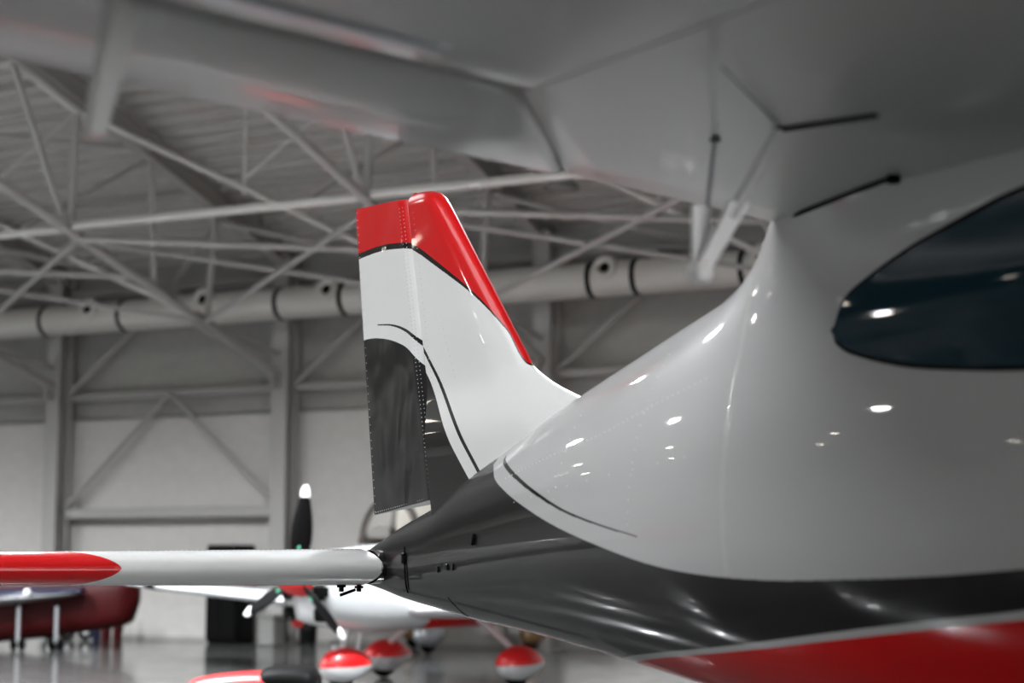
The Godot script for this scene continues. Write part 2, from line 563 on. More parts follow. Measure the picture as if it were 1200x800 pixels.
func make_front_aeroplane() -> void:
	air = thing("aeroplane", "large white and dark grey high wing aeroplane with red topped fin, filling the foreground", "aeroplane", Vector3(-0.47, 0, -7.8), deg_to_rad(34))
	var paint := mat(Color.WHITE, 0.4, 0.0, 0.6)
	paint.metallic_specular = 0.15
	paint.albedo_texture = fuselage_paint()
	var fus := part("fuselage", fuselage_mesh(), paint, air)
	var up := [[3.205, 1.945], [3.226, 2.0], [3.279, 2.042], [3.5, 2.119], [3.705, 2.164], [3.93, 2.203], [4.4, 2.235], [4.75, 2.2]]
	var lo := [[3.205, 1.94], [3.219, 1.913], [3.3, 1.872], [3.515, 1.816], [3.705, 1.789], [3.93, 1.767], [4.4, 1.75], [4.75, 1.75]]
	for side in [-1.0, 1.0]:
		part("window_seal", patch(side, up, lo, 3.205, 4.75, 0.002, 0.012), M.rubber, fus)
		var w := part("side_window", patch(side, up, lo, 3.205, 4.75, 0.005), M.tint, fus)
		w.set_meta("label", "dark teal tinted cabin window")
	# lap joint, seams, rivets
	var lap := st_new()
	for k in 2:
		var rows := []
		for s in [2.742, 2.750, 2.764, 2.772]:
			var row := []
			for j in 31:
				var y: float = lerp(1.24, 2.14, j / 30.0)
				row.append(skin(s, y, -1.0, -0.0005 if s < 2.745 or s > 2.77 else 0.0010))
			rows.append(row)
		if k == 0: grid_into(lap, rows, [], true)
	part("lap_joint", done(lap), M.pale_paint, fus)
	var seam := st_new()
	var pr := []
	for q in [[0.593, 1.123], [0.62, 1.095], [0.64, 1.062], [0.655, 1.044]]: pr.append(skin(q[0], q[1], -1.0, 0.0005))
	part("belly_seam", path_tube(pr, 0.0022, 6), M.rubber, fus)
	var rv := []
	rv += on_skin([[0.10, 1.150], [0.5, 1.118], [0.856, 1.087], [1.3, 1.045], [1.725, 1.006]], 0.014)
	rv += on_skin([[0.10, 1.142], [0.5, 1.110], [0.856, 1.079], [1.3, 1.037], [1.725, 0.998]], 0.014)
	part("rivet_row", rivets(rv, 0.0028), M.dark_metal, fus, "stuff")
	rv = on_skin([[0.45, 1.15], [0.47, 1.35]], 0.03) + on_skin([[0.60, 1.14], [0.64, 1.42]], 0.03) + on_skin([[0.25, 1.46], [0.7, 1.60], [0.95, 1.69]], 0.03) + on_skin([[0.85, 1.12], [0.89, 1.5]], 0.035)
	part("rivet_row", rivets(rv, 0.0026), M.dark_metal, fus, "stuff")
	rv = on_skin([[1.158, 1.598], [1.55, 1.665], [1.934, 1.718], [2.3, 1.80], [2.615, 1.864]], 0.03) + on_skin([[1.3, 1.50], [1.9, 1.56], [2.7, 1.62]], 0.14) + on_skin([[1.65, 1.5], [1.7, 1.85]], 0.04) + on_skin([[2.2, 1.40], [2.24, 2.02]], 0.04)
	part("rivet_row", rivets(rv, 0.003), M.white_paint, fus, "stuff")
	var sp := skin(0.94, 1.361, -1.0, 0.004)
	part("static_vent", lathe([[0.004, -0.006], [0.012, -0.005], [0.013, 0.0], [0.012, 0.008], [0.0, 0.009]], sp, along(Vector3.ZERO, Vector3(-1, 0.1, -0.15)) * Basis.from_scale(Vector3(0.8, 1, 1.9)), 14), M.rubber, fus)
	for q in [[0.56, 1.30], [0.66, 1.31], [0.72, 1.31]]:
		part("latch", box(Vector3(0.01, 0.028, 0.012), skin(q[0], q[1] - 0.06, -1.0, 0.004), 0.003), M.dark_metal, fus)
	# black seal along the wing root
	var sl := []
	for q in [[2.93, 0.40, -0.012], [2.99, 0.445, -0.006], [3.10, 0.49, -0.004], [3.25, 0.535, -0.004], [3.42, 0.585, -0.004], [3.60, 0.635, -0.004]]: sl.append(Vector3(-q[1], low(q[1], q[0]) + q[2], q[0]))
	part("wing_root_seal", path_tube(sl, 0.007), M.rubber, air)
	part("seal_stop", lathe([[0.0, -0.015], [0.017, -0.012], [0.02, 0.0], [0.014, 0.012], [0.0, 0.014]], sl[-1] + Vector3(0, -0.004, 0), Basis.IDENTITY, 12), M.rubber, air)

	# fin and rudder
	var tp := mat(Color.WHITE, 0.3, 0.0, 0.4)
	tp.metallic_specular = 0.3
	tp.albedo_texture = tail_paint()
	var fin := part("fin", fin_mesh(), tp, air)
	var rud := part("rudder", rudder_mesh(), tp, air)
	rud.position = Vector3(0, 0, 0)
	var beacon := part("beacon", lathe([[0.018, -0.02], [0.018, 0.0], [0.014, 0.009], [0.007, 0.013], [0.0, 0.014]], Vector3(0, 2.95, 0.045), Basis.IDENTITY, 14), M.red_lens, fin)
	beacon.set_meta("label", "small red beacon lens")
	rv = []
	for k in 70:
		var f := k / 69.0
		for dz in [0.022, 0.052]:
			var y: float = lerp(1.56, 2.90, f)
			var z: float = hinge_z(y) - dz - 0.012
			rv.append([Vector3(-lerp(0.056, 0.038, f) - 0.0002, y, z), Vector3(-1, 0, 0)])
	for k in 26:
		var f := k / 25.0
		rv.append([Vector3(-lerp(0.012, 0.055, f), lerp(1.497, 1.552, f), lerp(-0.28, 0.29, f)), Vector3(-1, 0, 0)])
	for k in 40:
		var f := k / 39.0
		rv.append([Vector3(-0.0085, lerp(1.50, 2.96, f), lerp(-0.290, -0.503, f)), Vector3(-1, 0, 0)])
	part("rivet_row", rivets(rv, 0.003), M.steel, rud, "stuff")
	rv = []
	for k in 44:
		var f := k / 43.0
		var y: float = lerp(1.62, 2.86, f)
		rv.append([Vector3(-lerp(0.058, 0.036, f) - 0.0015, y, hinge_z(y) + 0.055), Vector3(-1, 0, 0)])
	for k in 20: rv.append([Vector3(-0.0585, lerp(1.75, 2.35, k / 19.0), lerp(0.62, 0.36, k / 19.0)), Vector3(-1, 0, 0)])
	part("rivet_row", rivets(rv, 0.003), M.steel, fin, "stuff")

	# stabilator with its root fairing and tab horn
	var sp_m := mat(Color.WHITE, 0.25, 0.0, 1.0)
	sp_m.albedo_texture = stab_paint()
	for side in [-1.0, 1.0]:
		var sb := part("stabilator", stab_mesh(side), sp_m, air)
		var e := st_new()
		for row in [0, 1]:
			var a := []; var b := []
			for i in 21:
				var k := i / 20.0
				var x: float = side * lerp(0.19, 2.02, k)
				var c := 0.115
				var t: float = lerp(0.084, 0.066, k)
				var ch: float = lerp(0.80, 0.60, k)
				var yy := 1.245 - t * sqrt(1 - pow(1 - c / 0.17, 2))
				a.append(Vector3(x, yy - 0.0022, -0.05 - c * ch)); b.append(Vector3(x, yy - 0.003, -0.056 - c * ch))
			if row == 0: grid_into(e, [a, b])
		part("skin_joint", done(e), M.rubber, sb)
		rv = []
		for i in 76:
			var k := i / 75.0
			var c := 0.12
			rv.append([Vector3(side * lerp(0.2, 2.0, k), 1.245 + lerp(0.084, 0.066, k) * sqrt(1 - pow(1 - c / 0.17, 2)) , -0.05 - c * lerp(0.80, 0.60, k)), Vector3(0, 1, 0.3)])
		part("rivet_row", rivets(rv, 0.0028), M.steel, sb, "stuff")
	var hub := st_new()
	var hr := []
	for i in 9:
		var x: float = lerp(-0.11, 0.11, i / 8.0)
		hr.append(stab_ring(x, 0.0, 0.93))
	grid_into(hub, hr, [], false)
	part("stabilator_root", done(hub), M.dark_paint, air)
	for q in [[0.155, 1.135, 1.335], [0.185, 1.15, 1.30]]:
		var cp := []
		for k in 9:
			var y: float = lerp(q[1] as float, q[2] as float, k / 8.0)
			cp.append(skin(q[0] + 0.02 * sin(PI * k / 8.0), y, -1.0, 0.001))
		part("tail_joint", path_tube(cp, 0.004 if q[0] < 0.16 else 0.0025, 6), M.rubber, fus)
	part("stop_block", box(Vector3(0.02, 0.05, 0.03), skin(0.175, 1.285, -1.0, 0.004), 0.006), M.rubber, fus)
	var horn := part("tab_horn", box(Vector3(0.012, 0.03, 0.03), Vector3(-0.255, 1.150, -0.16), 0.003), M.rubber, air)
	part("lug", box(Vector3(0.012, 0.032, 0.03), Vector3(-0.165, 1.150, -0.16), 0.003), M.rubber, horn)
	part("bolt", tube(Vector3(-0.275, 1.16, -0.16), Vector3(-0.235, 1.16, -0.16), 0.006, 0.006, 8), M.rubber, horn)
	part("bolt", tube(Vector3(-0.185, 1.155, -0.16), Vector3(-0.145, 1.155, -0.16), 0.006, 0.006, 8), M.rubber, horn)
	part("link", tube(Vector3(-0.26, 1.120, -0.16), Vector3(-0.185, 1.143, -0.16), 0.007, 0.007, 8), M.rubber, horn)

	# wings
	for side in [-1.0, 1.0]:
		part("wing_root_panel", wing_panel(side, 0.0, 1.80, func(x): return lerp(2.955, 3.56, clampf((x - 1.24) / 0.56, 0, 1)) if x > 1.0 else lerp(2.89, 2.955, x), func(x): return lerp(2.955, 3.50, clampf((x - 1.24) / 0.56, 0, 1)) if x > 1.0 else lerp(2.89, 2.955, x), 45), M.wing_paint, air)
		part("wing", wing_panel(side, 1.806, 4.7, func(x): return 3.60, func(x): return 3.30, 20), M.wing_paint, air)
		part("flap", flap_mesh(side, 1.262, 4.6), M.wing_paint, air)
		var lip := st_new()
		var la := []; var lb := []; var lc := []; var ld := []
		for i in 21:
			var x: float = lerp(2.10, 4.6, i / 20.0)
			la.append(Vector3(side * x, low(x, 3.74) - 0.001, 3.74)); lb.append(Vector3(side * x, low(x, 3.72) - 0.007, 3.72)); lc.append(Vector3(side * x, low(x, 3.66) - 0.008, 3.66)); ld.append(Vector3(side * x, low(x, 3.645) - 0.001, 3.645))
		grid_into(lip, [la, lb, lc, ld], [], side < 0)
		part("gap_strip", done(lip), M.steel, air)
		# seams of the root panel's lower skin
		var q1 := []; var q2 := []; var q3 := []
		for i in 9:
			var k := i / 8.0
			var a := Vector2(1.17, 3.747).lerp(Vector2(1.60, 4.02), k); q1.append(Vector3(side * a.x, low(a.x, a.y) - 0.0005, a.y))
			a = Vector2(1.17, 3.747).lerp(Vector2(1.10, 3.99), k); q2.append(Vector3(side * a.x, low(a.x, a.y) - 0.002, a.y))
			a = Vector2(1.216, 3.553).lerp(Vector2(1.32, 3.68), k); q3.append(Vector3(side * a.x, low(a.x, a.y) - 0.0005, a.y))
		part("skin_seam", path_tube(q1, 0.0015, 6), M.rubber, air)
		part("drain_slot", path_tube(q2, 0.008, 8), M.rubber, air)
		part("skin_seam", path_tube(q3, 0.001, 6), M.rubber, air)
		# inner hinge: two arms meeting in a bright folded plate
		var ft := Vector3(1.17 * side, 2.335, 3.745)
		var rt := Vector3(1.216 * side, 2.335, 3.553)
		var tip := Vector3(1.285 * side, 1.985, 3.57)
		var br := part("hinge_bracket", tube(ft, ft.lerp(tip, 0.62), 0.013, 0.014, 12), M.wing_paint, air)
		part("arm", tube(rt, rt.lerp(tip, 0.55), 0.006, 0.006, 10), M.steel, br)
		part("arm_socket", lathe([[0.02, 0.02], [0.018, -0.01], [0.01, -0.016], [0.0, -0.016]], ft, Basis.IDENTITY, 12), M.rubber, br)
		part("arm_socket", lathe([[0.016, 0.02], [0.014, -0.008], [0.0, -0.012]], rt, Basis.IDENTITY, 12), M.rubber, br)
		var pl := st_new()
		for leg in [[ft, 0.52], [rt + Vector3(0.045 * side, 0, 0), 0.52]]:
			var top: Vector3 = (leg[0] as Vector3).lerp(tip, leg[1])
			var bs := along(tip, top)
			var ln := top.distance_to(tip)
			# a plate that widens upwards, facing forward
			var sx := Vector3(1, 0, 0)
			var fz := sx.cross(bs.y).normalized()
			for face in [0.006, -0.006]:
				var r0 := []; var r1 := []
				for k in 7:
					var a := (k - 3) / 3.0
					r0.append(tip + sx * a * 0.024 + fz * face); r1.append(top + sx * a * 0.029 + fz * face)
				grid_into(pl, [r0, r1], [], face < 0)
			st_edge(pl, tip, top, sx, fz, 0.024, 0.029, 0.006)
		lathe_into(pl, Transform3D(Basis(Vector3.FORWARD, PI / 2) * Basis.IDENTITY, tip), [[0.0, -0.024], [0.024, -0.022], [0.027, 0.0], [0.024, 0.022], [0.0, 0.024]], 16)
		part("gusset_plate", done(pl), M.bright_white, br)
		part("pivot_bolt", lathe([[0.0, -0.006], [0.011, -0.005], [0.011, 0.004], [0.006, 0.007], [0.0, 0.007]], tip + Vector3(0.0, 0.028, 0.012), Basis(Vector3.RIGHT, PI / 2), 12), M.copper, br)
		# outer hinge arm
		var oa := st_new()
		var o0 := Vector3(2.745 * side, 2.43, 3.49)
		var o1 := Vector3(2.75 * side, 2.165, 3.36)
		var bs2 := along(o1, o0)
		for fc in [[0.026, 0.04, 0.0]]:
			var r0 := []; var r1 := []; var rm := []
			for c in [[-1, -1], [1, -1], [1, 1], [-1, 1], [-1, -1]]:
				r0.append(o1 + Vector3(c[0] * 0.017, 0, c[1] * 0.022)); rm.append(o1.lerp(o0, 0.25) + Vector3(c[0] * 0.021, 0, c[1] * 0.028)); r1.append(o0 + Vector3(c[0] * 0.027, 0, c[1] * 0.045))
			oa.set_smooth_group(-1)
			grid_into(oa, [r0, rm, r1]); fan_into(oa, r0.slice(0, 4)); fan_into(oa, r1.slice(0, 4), true)
		part("hinge_arm", done(oa), M.wing_paint, air)
	# wheels, below the frame
	for side in [-1.0, 1.0]:
		var lg := part("gear_leg", tube(Vector3(side * 0.4, 0.8, 4.55), Vector3(side * 1.1, 0.24, 4.55), 0.05, 0.03), M.white_paint, air)
		part("wheel", lathe([[0.0, -0.06], [0.14, -0.07], [0.21, -0.04], [0.22, 0.0], [0.21, 0.04], [0.14, 0.07], [0.0, 0.06]], Vector3(side * 1.17, 0.22, 4.55), Basis(Vector3.FORWARD, PI / 2), 24), M.rubber, lg)
	var ng := part("gear_leg", tube(Vector3(0, 0.9, 6.3), Vector3(0.0, 0.22, 6.4), 0.035, 0.03), M.white_paint, air)
	part("wheel", lathe([[0.0, -0.05], [0.13, -0.06], [0.19, -0.035], [0.2, 0.0], [0.19, 0.035], [0.13, 0.06], [0.0, 0.05]], Vector3(0.06, 0.2, 6.4), Basis(Vector3.FORWARD, PI / 2), 24), M.rubber, ng)

func st_edge(st: SurfaceTool, a: Vector3, b: Vector3, sx: Vector3, fz: Vector3, w0: float, w1: float, t: float) -> void:
	st.set_smooth_group(-1)
	for s in [-1.0, 1.0]:
		var p: Vector3 = a + sx * s * w0; var q: Vector3 = b + sx * s * w1
		tri(st, p + fz * t, q + fz * t, q - fz * t); tri(st, p + fz * t, q - fz * t, p - fz * t)
	tri(st, b - sx * w1 + fz * t, b + sx * w1 + fz * t, b + sx * w1 - fz * t); tri(st, b - sx * w1 + fz * t, b + sx * w1 - fz * t, b - sx * w1 - fz * t)
	st.set_smooth_group(0)

# ---------------------------------------------------------------- the hangar
const BAY := 4.32
const W0 := -4          # columns from W0 to W1
const W1 := 7
func roof_y(n: float) -> float: return 5.68 + 0.288 * n
func bot_y(n: float) -> float: return 3.87 + 0.288 * n
const DEEP := 40.0
const SKY_W0 := 0      # the skylight in the front slope: bays, and metres up from the front eave
const SKY_W1 := 4
const SKY_N0 := 13.5
const SKY_N1 := 19.0
const SIDE := 5.2        # height of the side walls below the gables
const DOOR0 := 16.0     # the open door in the right wall
const DOOR1 := 38.0

func make_hangar() -> void:
	var xl := W0 * BAY
	var xr := W1 * BAY
	var mid := (xl + xr) / 2
	var wid := xr - xl
	var o: Node3D
	o = struct("floor", box(Vector3(wid + 0.8, 0.3, DEEP + 0.8), Vector3(mid, -0.15, DEEP / 2)), M.floor, "glossy pale grey epoxy hangar floor", "floor")
	in_hall(o)
	o = struct("ground", box(Vector3(160, 0.2, 160), Vector3(mid, -0.14, DEEP / 2)), M.apron, "pale concrete apron outside the hangar door", "ground")
	in_hall(o)
	# back wall with its light lower panels and darker cladding, one of each per bay
	var wall := struct("wall_back", box(Vector3(wid + 0.8, 6.1, 0.25), Vector3(mid, 3.05, -0.33)), M.wall_dark, "grey back wall of the hangar with pale lower panels behind steel columns", "wall")
	in_hall(wall)
	for i in range(W0, W1):
		part("wall_panel", box(Vector3(BAY - 0.02, 3.44, 0.1), Vector3((i + 0.5) * BAY, 1.72, -0.15), 0.01), M.wall_light, wall)
		part("cladding_sheet", box(Vector3(BAY - 0.02, 2.2, 0.05), Vector3((i + 0.5) * BAY, 4.58, -0.19), 0.008), M.wall_dark, wall)
	for i in range(W0, W1):
		part("eave_beam", box(Vector3(BAY - 0.3, 0.12, 0.12), Vector3((i + 0.5) * BAY, 5.48, 0.08), 0.01), M.steelwork, wall)
		part("girt", box(Vector3(BAY - 0.3, 0.10, 0.10), Vector3((i + 0.5) * BAY, 3.80, 0.05), 0.01), M.steelwork, wall)
		var c := (i + 0.5) * BAY
		part("wall_brace", tube(Vector3(i * BAY + 0.12, 3.84, 0.12), Vector3(c, 5.42, 0.12), 0.04), M.steelwork, wall)
		part("wall_brace", tube(Vector3((i + 1) * BAY - 0.12, 3.84, 0.12), Vector3(c, 5.42, 0.12), 0.04), M.steelwork, wall)
	part("girt", box(Vector3(BAY - 0.3, 0.16, 0.14), Vector3(-0.5 * BAY, 1.95, 0.08), 0.01), M.steelwork, wall)
	part("wall_brace", tube(Vector3(-BAY + 0.12, 2.03, 0.12), Vector3(-0.5 * BAY, 3.80, 0.12), 0.04), M.steelwork, wall)
	part("wall_brace", tube(Vector3(-0.12, 2.03, 0.12), Vector3(-0.5 * BAY, 3.80, 0.12), 0.04), M.steelwork, wall)
	part("baseboard", box(Vector3(wid, 0.06, 0.03), Vector3(mid, 0.03, -0.08)), M.wall_dark, wall)
	# side walls and the front with its open door
	for sd in [["wall_left", xl - 0.2, "left"], ["wall_right", xr + 0.2, "right"]]:
		var st := st_new()
		if sd[2] == "left": box_into(st, Transform3D(Basis.IDENTITY, Vector3(sd[1], SIDE / 2, DEEP / 2)), Vector3(0.25, SIDE, DEEP + 0.8))
		else:
			box_into(st, Transform3D(Basis.IDENTITY, Vector3(sd[1], SIDE / 2, (DOOR0 - 0.4) / 2)), Vector3(0.25, SIDE, DOOR0 + 0.4))
			box_into(st, Transform3D(Basis.IDENTITY, Vector3(sd[1], SIDE / 2, (DOOR1 + DEEP + 0.4) / 2)), Vector3(0.25, SIDE, DEEP + 0.4 - DOOR1))
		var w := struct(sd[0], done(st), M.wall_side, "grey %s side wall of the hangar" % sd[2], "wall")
		in_hall(w)
		if sd[2] == "left":
			for k in 8: part("wall_panel", box(Vector3(0.06, 1.3, 4.6), Vector3(sd[1] + 0.14, 4.5, 2.5 + 4.84 * k), 0.01), M.wall_light, w)
		var g := st_new()
		g.set_smooth_group(-1)
		for dx in [-0.125, 0.125]:
			var x: float = sd[1] + dx
			var a := [Vector3(x, SIDE, -0.4), Vector3(x, SIDE, DEEP + 0.4), Vector3(x, 6.0, DEEP + 0.4), Vector3(x, roof_y(20) + 0.3, 20), Vector3(x, 6.0, -0.4)]
			for k in 3: tri(g, a[0], a[k + 1], a[k + 2])
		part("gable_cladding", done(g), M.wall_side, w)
	var fr := st_new()
	box_into(fr, Transform3D(Basis.IDENTITY, Vector3(mid, 3.05, DEEP + 0.33)), Vector3(wid + 0.8, 6.1, 0.25))
	in_hall(struct("wall_front", done(fr), M.wall_light, "grey front wall of the hangar behind the camera", "wall"))
	# roof deck: trapezoid sheets whose ribs run along the wall
	var ceil := struct("ceiling", box(Vector3(wid + 0.8, 0.06, 0.5), Vector3(mid, roof_y(20) + 0.33, 20)), M.deck, "ribbed grey steel roof deck of the hangar", "ceiling")
	in_hall(ceil)
	for slope in 2:
		for i in range(W0, W1):
			var st := st_new()
			st.set_smooth_group(-1)
			var prof := []
			var k := 0
			while k * 0.28 < 20.4:
				var n0 := k * 0.28 - 0.3
				prof += [[n0, 0.0], [n0 + 0.13, 0.0], [n0 + 0.15, 0.10], [n0 + 0.26, 0.10]]
				k += 1
			prof.append([20.1, 0.0])
			for q in prof.size() - 1:
				var p0 := Vector3(i * BAY, roof_y(prof[q][0]) + 0.27 + prof[q][1], prof[q][0])
				var p1 := Vector3(i * BAY, roof_y(prof[q + 1][0]) + 0.27 + prof[q + 1][1], prof[q + 1][0])
				var d := Vector3(BAY, 0, 0)
				if slope == 1:
					if i >= SKY_W0 and i < SKY_W1 and p0.z >= SKY_N0 - 0.2 and p1.z <= SKY_N1 + 0.2: continue
					p0.z = DEEP - p0.z; p1.z = DEEP - p1.z
				tri(st, p0, p0 + d, p1 + d); tri(st, p0, p1 + d, p1)
			part("roof_sheet", done(st), M.deck, ceil)
			# a thick skin above, so that the deck is not paper
		var sk := st_new()
		var bs := Basis(Vector3.RIGHT, -atan(0.288) if slope == 0 else atan(0.288))
		var cuts := [[xl - 0.4, xr + 0.4, -0.7, 20.2]]
		if slope == 1: cuts = [[xl - 0.4, SKY_W0 * BAY, -0.7, 20.2], [SKY_W1 * BAY, xr + 0.4, -0.7, 20.2], [SKY_W0 * BAY, SKY_W1 * BAY, -0.7, SKY_N0], [SKY_W0 * BAY, SKY_W1 * BAY, SKY_N1, 20.2]]
		for q in cuts:
			var nm: float = (q[2] + q[3]) / 2
			box_into(sk, Transform3D(bs, Vector3((q[0] + q[1]) / 2, roof_y(nm) + 0.42, nm if slope == 0 else DEEP - nm)), Vector3(q[1] - q[0], 0.1, (q[3] - q[2]) * 1.0407))
		part("roof_insulation", done(sk), M.deck, ceil)
		if slope == 1:
			for i in range(SKY_W0, SKY_W1):
				var nm := (SKY_N0 + SKY_N1) / 2
				part("skylight_pane", box(Vector3(BAY - 0.06, 0.02, (SKY_N1 - SKY_N0) * 1.04 - 0.06), Vector3((i + 0.5) * BAY, roof_y(nm) + 0.42, DEEP - nm), 0.0, bs), M.pane, ceil)
		for nn2 in [5.0, 2.0, 8.2, 11.5, 14.8, 18.0]:
			var n: float = nn2 if slope == 0 else DEEP - nn2
			part("purlin", box(Vector3(wid, 0.10, 0.07), Vector3(mid, roof_y(nn2) + 0.22, n)), M.steelwork, ceil)
	# columns
	var names := {-1: "grey steel column on the back wall nearest the left edge of the photo", 0: "grey steel column on the back wall just left of the red tipped fin", 1: "grey steel column on the back wall just right of the red tipped fin"}
	for i in range(-2, 3):
		var st := st_new()
		for z in [0.02, 0.32]: box_into(st, Transform3D(Basis.IDENTITY, Vector3(0, 2.9, z)), Vector3(0.27, 5.8, 0.022), 0.004)
		box_into(st, Transform3D(Basis.IDENTITY, Vector3(0, 2.9, 0.17)), Vector3(0.016, 5.8, 0.28))
		var lab: String = names.get(i, "grey steel column on the back wall outside the frame, %s" % ("left" if i < 0 else "right"))
		var c := thing("steel_column", lab, "column", hp(i * BAY, 0, 0), HALL_TURN, "columns on the back wall")
		part("shaft", done(st), M.steelwork, c)
		part("base_plate", box(Vector3(0.4, 0.025, 0.5), Vector3(0, 0.0125, 0.17), 0.004), M.steelwork, c)
		part("gusset", box(Vector3(0.05, 0.22, 0.24), Vector3(0.0, 3.87, 0.42), 0.005), M.steelwork, c)
	# trusses, each in the plane of a column
	var tn := {-1: "roof truss of steel tubes above the column nearest the left edge", 0: "roof truss of steel tubes running down to the column left of the fin", 1: "roof truss of steel tubes running down to the column right of the fin"}
	for i in range(-2, 3):
		var lab: String = tn.get(i, "roof truss of steel tubes outside the frame, far %s" % ("left" if i < 0 else "right"))
		var t := thing("roof_truss", lab, "truss", hp(i * BAY, 0, 0), HALL_TURN, "roof trusses of the hangar")
		var rf := st_new()
		var a := Vector3(0, roof_y(0.0), 0.0)
		var b := Vector3(0, roof_y(20), 20)
		var bs := along(a, b)
		var rb := Basis(bs.x, bs.y, bs.z)
		var mid2 := (a + b) / 2 + Vector3(0, 0.02, 0)
		box_into(rf, Transform3D(rb, mid2), Vector3(0.014, a.distance_to(b), 0.28))
		for z in [-0.14, 0.14]: box_into(rf, Transform3D(rb, mid2 + bs.z * z), Vector3(0.2, a.distance_to(b), 0.018))
		part("rafter", done(rf), M.rafter, t)
		part("bottom_chord", tube(Vector3(0, bot_y(0.3), 0.3), Vector3(0, bot_y(20), 20), 0.062, -1, 12), M.steelwork, t)
		part("top_chord", tube(Vector3(0, 6.86, 4.9), Vector3(0, roof_y(20) - 0.3, 20), 0.05, -1, 12), M.tube_light, t)
		part("post", tube(Vector3(0, bot_y(5.05), 5.05), Vector3(0, 6.9, 5.0), 0.045), M.steelwork, t)
		part("web", tube(Vector3(0, bot_y(5.15), 5.15), Vector3(0, 7.22, 6.2), 0.045), M.steelwork, t)
		part("post", tube(Vector3(0, bot_y(3.35), 3.35), Vector3(0, roof_y(3.5) - 0.05, 3.5), 0.045), M.steelwork, t)
		part("post", tube(Vector3(0, bot_y(2.15), 2.15), Vector3(0, roof_y(2.0) - 0.1, 2.0), 0.05), M.steelwork, t)
		part("cap_plate", box(Vector3(0.34, 0.1, 0.22), Vector3(0, roof_y(2.0) - 0.16, 2.0), 0.02), M.steelwork, t)
		part("node_plate", box(Vector3(0.05, 0.22, 0.5), Vector3(0, bot_y(2.2), 2.2), 0.01, Basis(Vector3.RIGHT, -0.28)), M.steelwork, t)
		part("web", tube(Vector3(0, bot_y(2.15), 2.15), Vector3(0, bot_y(0.2) + 0.35, 0.35), 0.04), M.steelwork, t)
		for n in [8.2, 11.5, 14.8, 18.0]:
			part("post", tube(Vector3(0, bot_y(n), n), Vector3(0, roof_y(n) - 0.25, n), 0.045), M.steelwork, t)
			part("web", tube(Vector3(0, bot_y(n), n), Vector3(0, roof_y(n - 1.9) - 0.25, n - 1.9), 0.045), M.steelwork, t)
	# what ties the trusses together, bay by bay
	var bn := {-2: "far left", -1: "left of the tail, over the left wall bay", 0: "over the middle wall bay", 1: "right of the fin, over the right wall bay"}
	for i in range(-2, 2):
		var t := thing("roof_bracing", "steel tubes tying two roof trusses together, %s" % bn[i], "bracing", hp(i * BAY, 0, 0), HALL_TURN, "bracing between the roof trusses")
		part("tie_tube", tube(Vector3(0.08, 5.39, 5.08), Vector3(BAY - 0.08, 5.36, 5.08), 0.055, -1, 12), M.tube_light, t)
		part("diagonal", tube(Vector3(0.02, 6.88, 4.95), Vector3(BAY - 0.05, 4.60, 2.3), 0.038), M.tube_light, t)
		part("diagonal", tube(Vector3(0.1, bot_y(2.3), 2.3), Vector3(BAY - 0.06, 5.26, 4.85), 0.042), M.steelwork, t)
		part("diagonal", tube(Vector3(0.05, 5.25, 4.9), Vector3(BAY - 0.05, bot_y(3.75), 3.75), 0.045), M.steelwork, t)
		part("diagonal", tube(Vector3(0.05, 5.25, 4.6), Vector3(BAY - 0.05, bot_y(2.35), 2.35), 0.035), M.steelwork, t)
		part("roof_brace", tube(Vector3(0.05, 5.98, 1.95), Vector3(2.1, 5.52, 0.15), 0.04), M.steelwork, t)
		part("roof_brace", tube(Vector3(BAY - 0.05, 5.98, 1.95), Vector3(2.2, 5.52, 0.15), 0.04), M.steelwork, t)
		part("knee_brace", tube(Vector3(-0.05, 6.55, 3.55), Vector3(-0.75, 5.42, 5.08), 0.03), M.steelwork, t)
		part("knee_brace", tube(Vector3(0.05, roof_y(3.55), 3.55), Vector3(-1.7, 6.85, 4.6), 0.04), M.steelwork, t)
		part("hanger_rod", tube(Vector3(2.3, 7.05, 4.6), Vector3(2.3, 5.66, 4.6), 0.018), M.tube_light, t)
		part("tie_rod", tube(Vector3(-0.05, 6.85, 5.0), Vector3(-1.3, 5.6, 5.6), 0.014), M.tube_light, t)
	# air duct
	var d := thing("air_duct", "round white air duct with black bands running along the back wall", "duct", hp(0, 0, 0), HALL_TURN)
	var bands := [-13.0, -8.5, -4.11, -2.57, 0.305, 1.41, 5.28, 5.92, 7.41, 9.5, 14.0]
	for k in bands.size() - 1:
		part("duct_section", tube(Vector3(bands[k] + 0.015, 4.965, 0.72), Vector3(bands[k + 1] - 0.015, 4.965, 0.72), 0.235, -1, 28), M.duct, d)
	for b in bands:
		part("band", tube(Vector3(b - 0.035, 4.965, 0.72), Vector3(b + 0.035, 4.965, 0.72), 0.245, -1, 28), M.rubber, d)
	for k in range(-3, 5):
		var w := -0.95 + 2.165 * k
		var nz := part("nozzle", lathe([[0.17, 0.0], [0.17, 0.07], [0.15, 0.125], [0.10, 0.13], [0.075, 0.09]], Vector3(w, 5.07, 0.72 + 0.17), Basis(Vector3.RIGHT, PI / 2 - 0.15), 20), M.duct, d)
		part("opening", lathe([[0.085, 0.085], [0.0, 0.085]], Vector3(w, 5.07, 0.72 + 0.17), Basis(Vector3.RIGHT, PI / 2 - 0.15), 20), M.black, nz)
	# lamps
	lamp(hp(6.25, 5.5, 3.9), roof_y(3.9), false, "white bell shaped high bay lamp hanging unlit to the right of the fin top")
	for q in LAMPS:
		lamp(hp(q[0], minf(6.9, roof_y(minf(q[1], DEEP - q[1])) - 0.7), q[1]), roof_y(minf(q[1], DEEP - q[1])), true, "lit high bay lamp in the roof outside the frame")

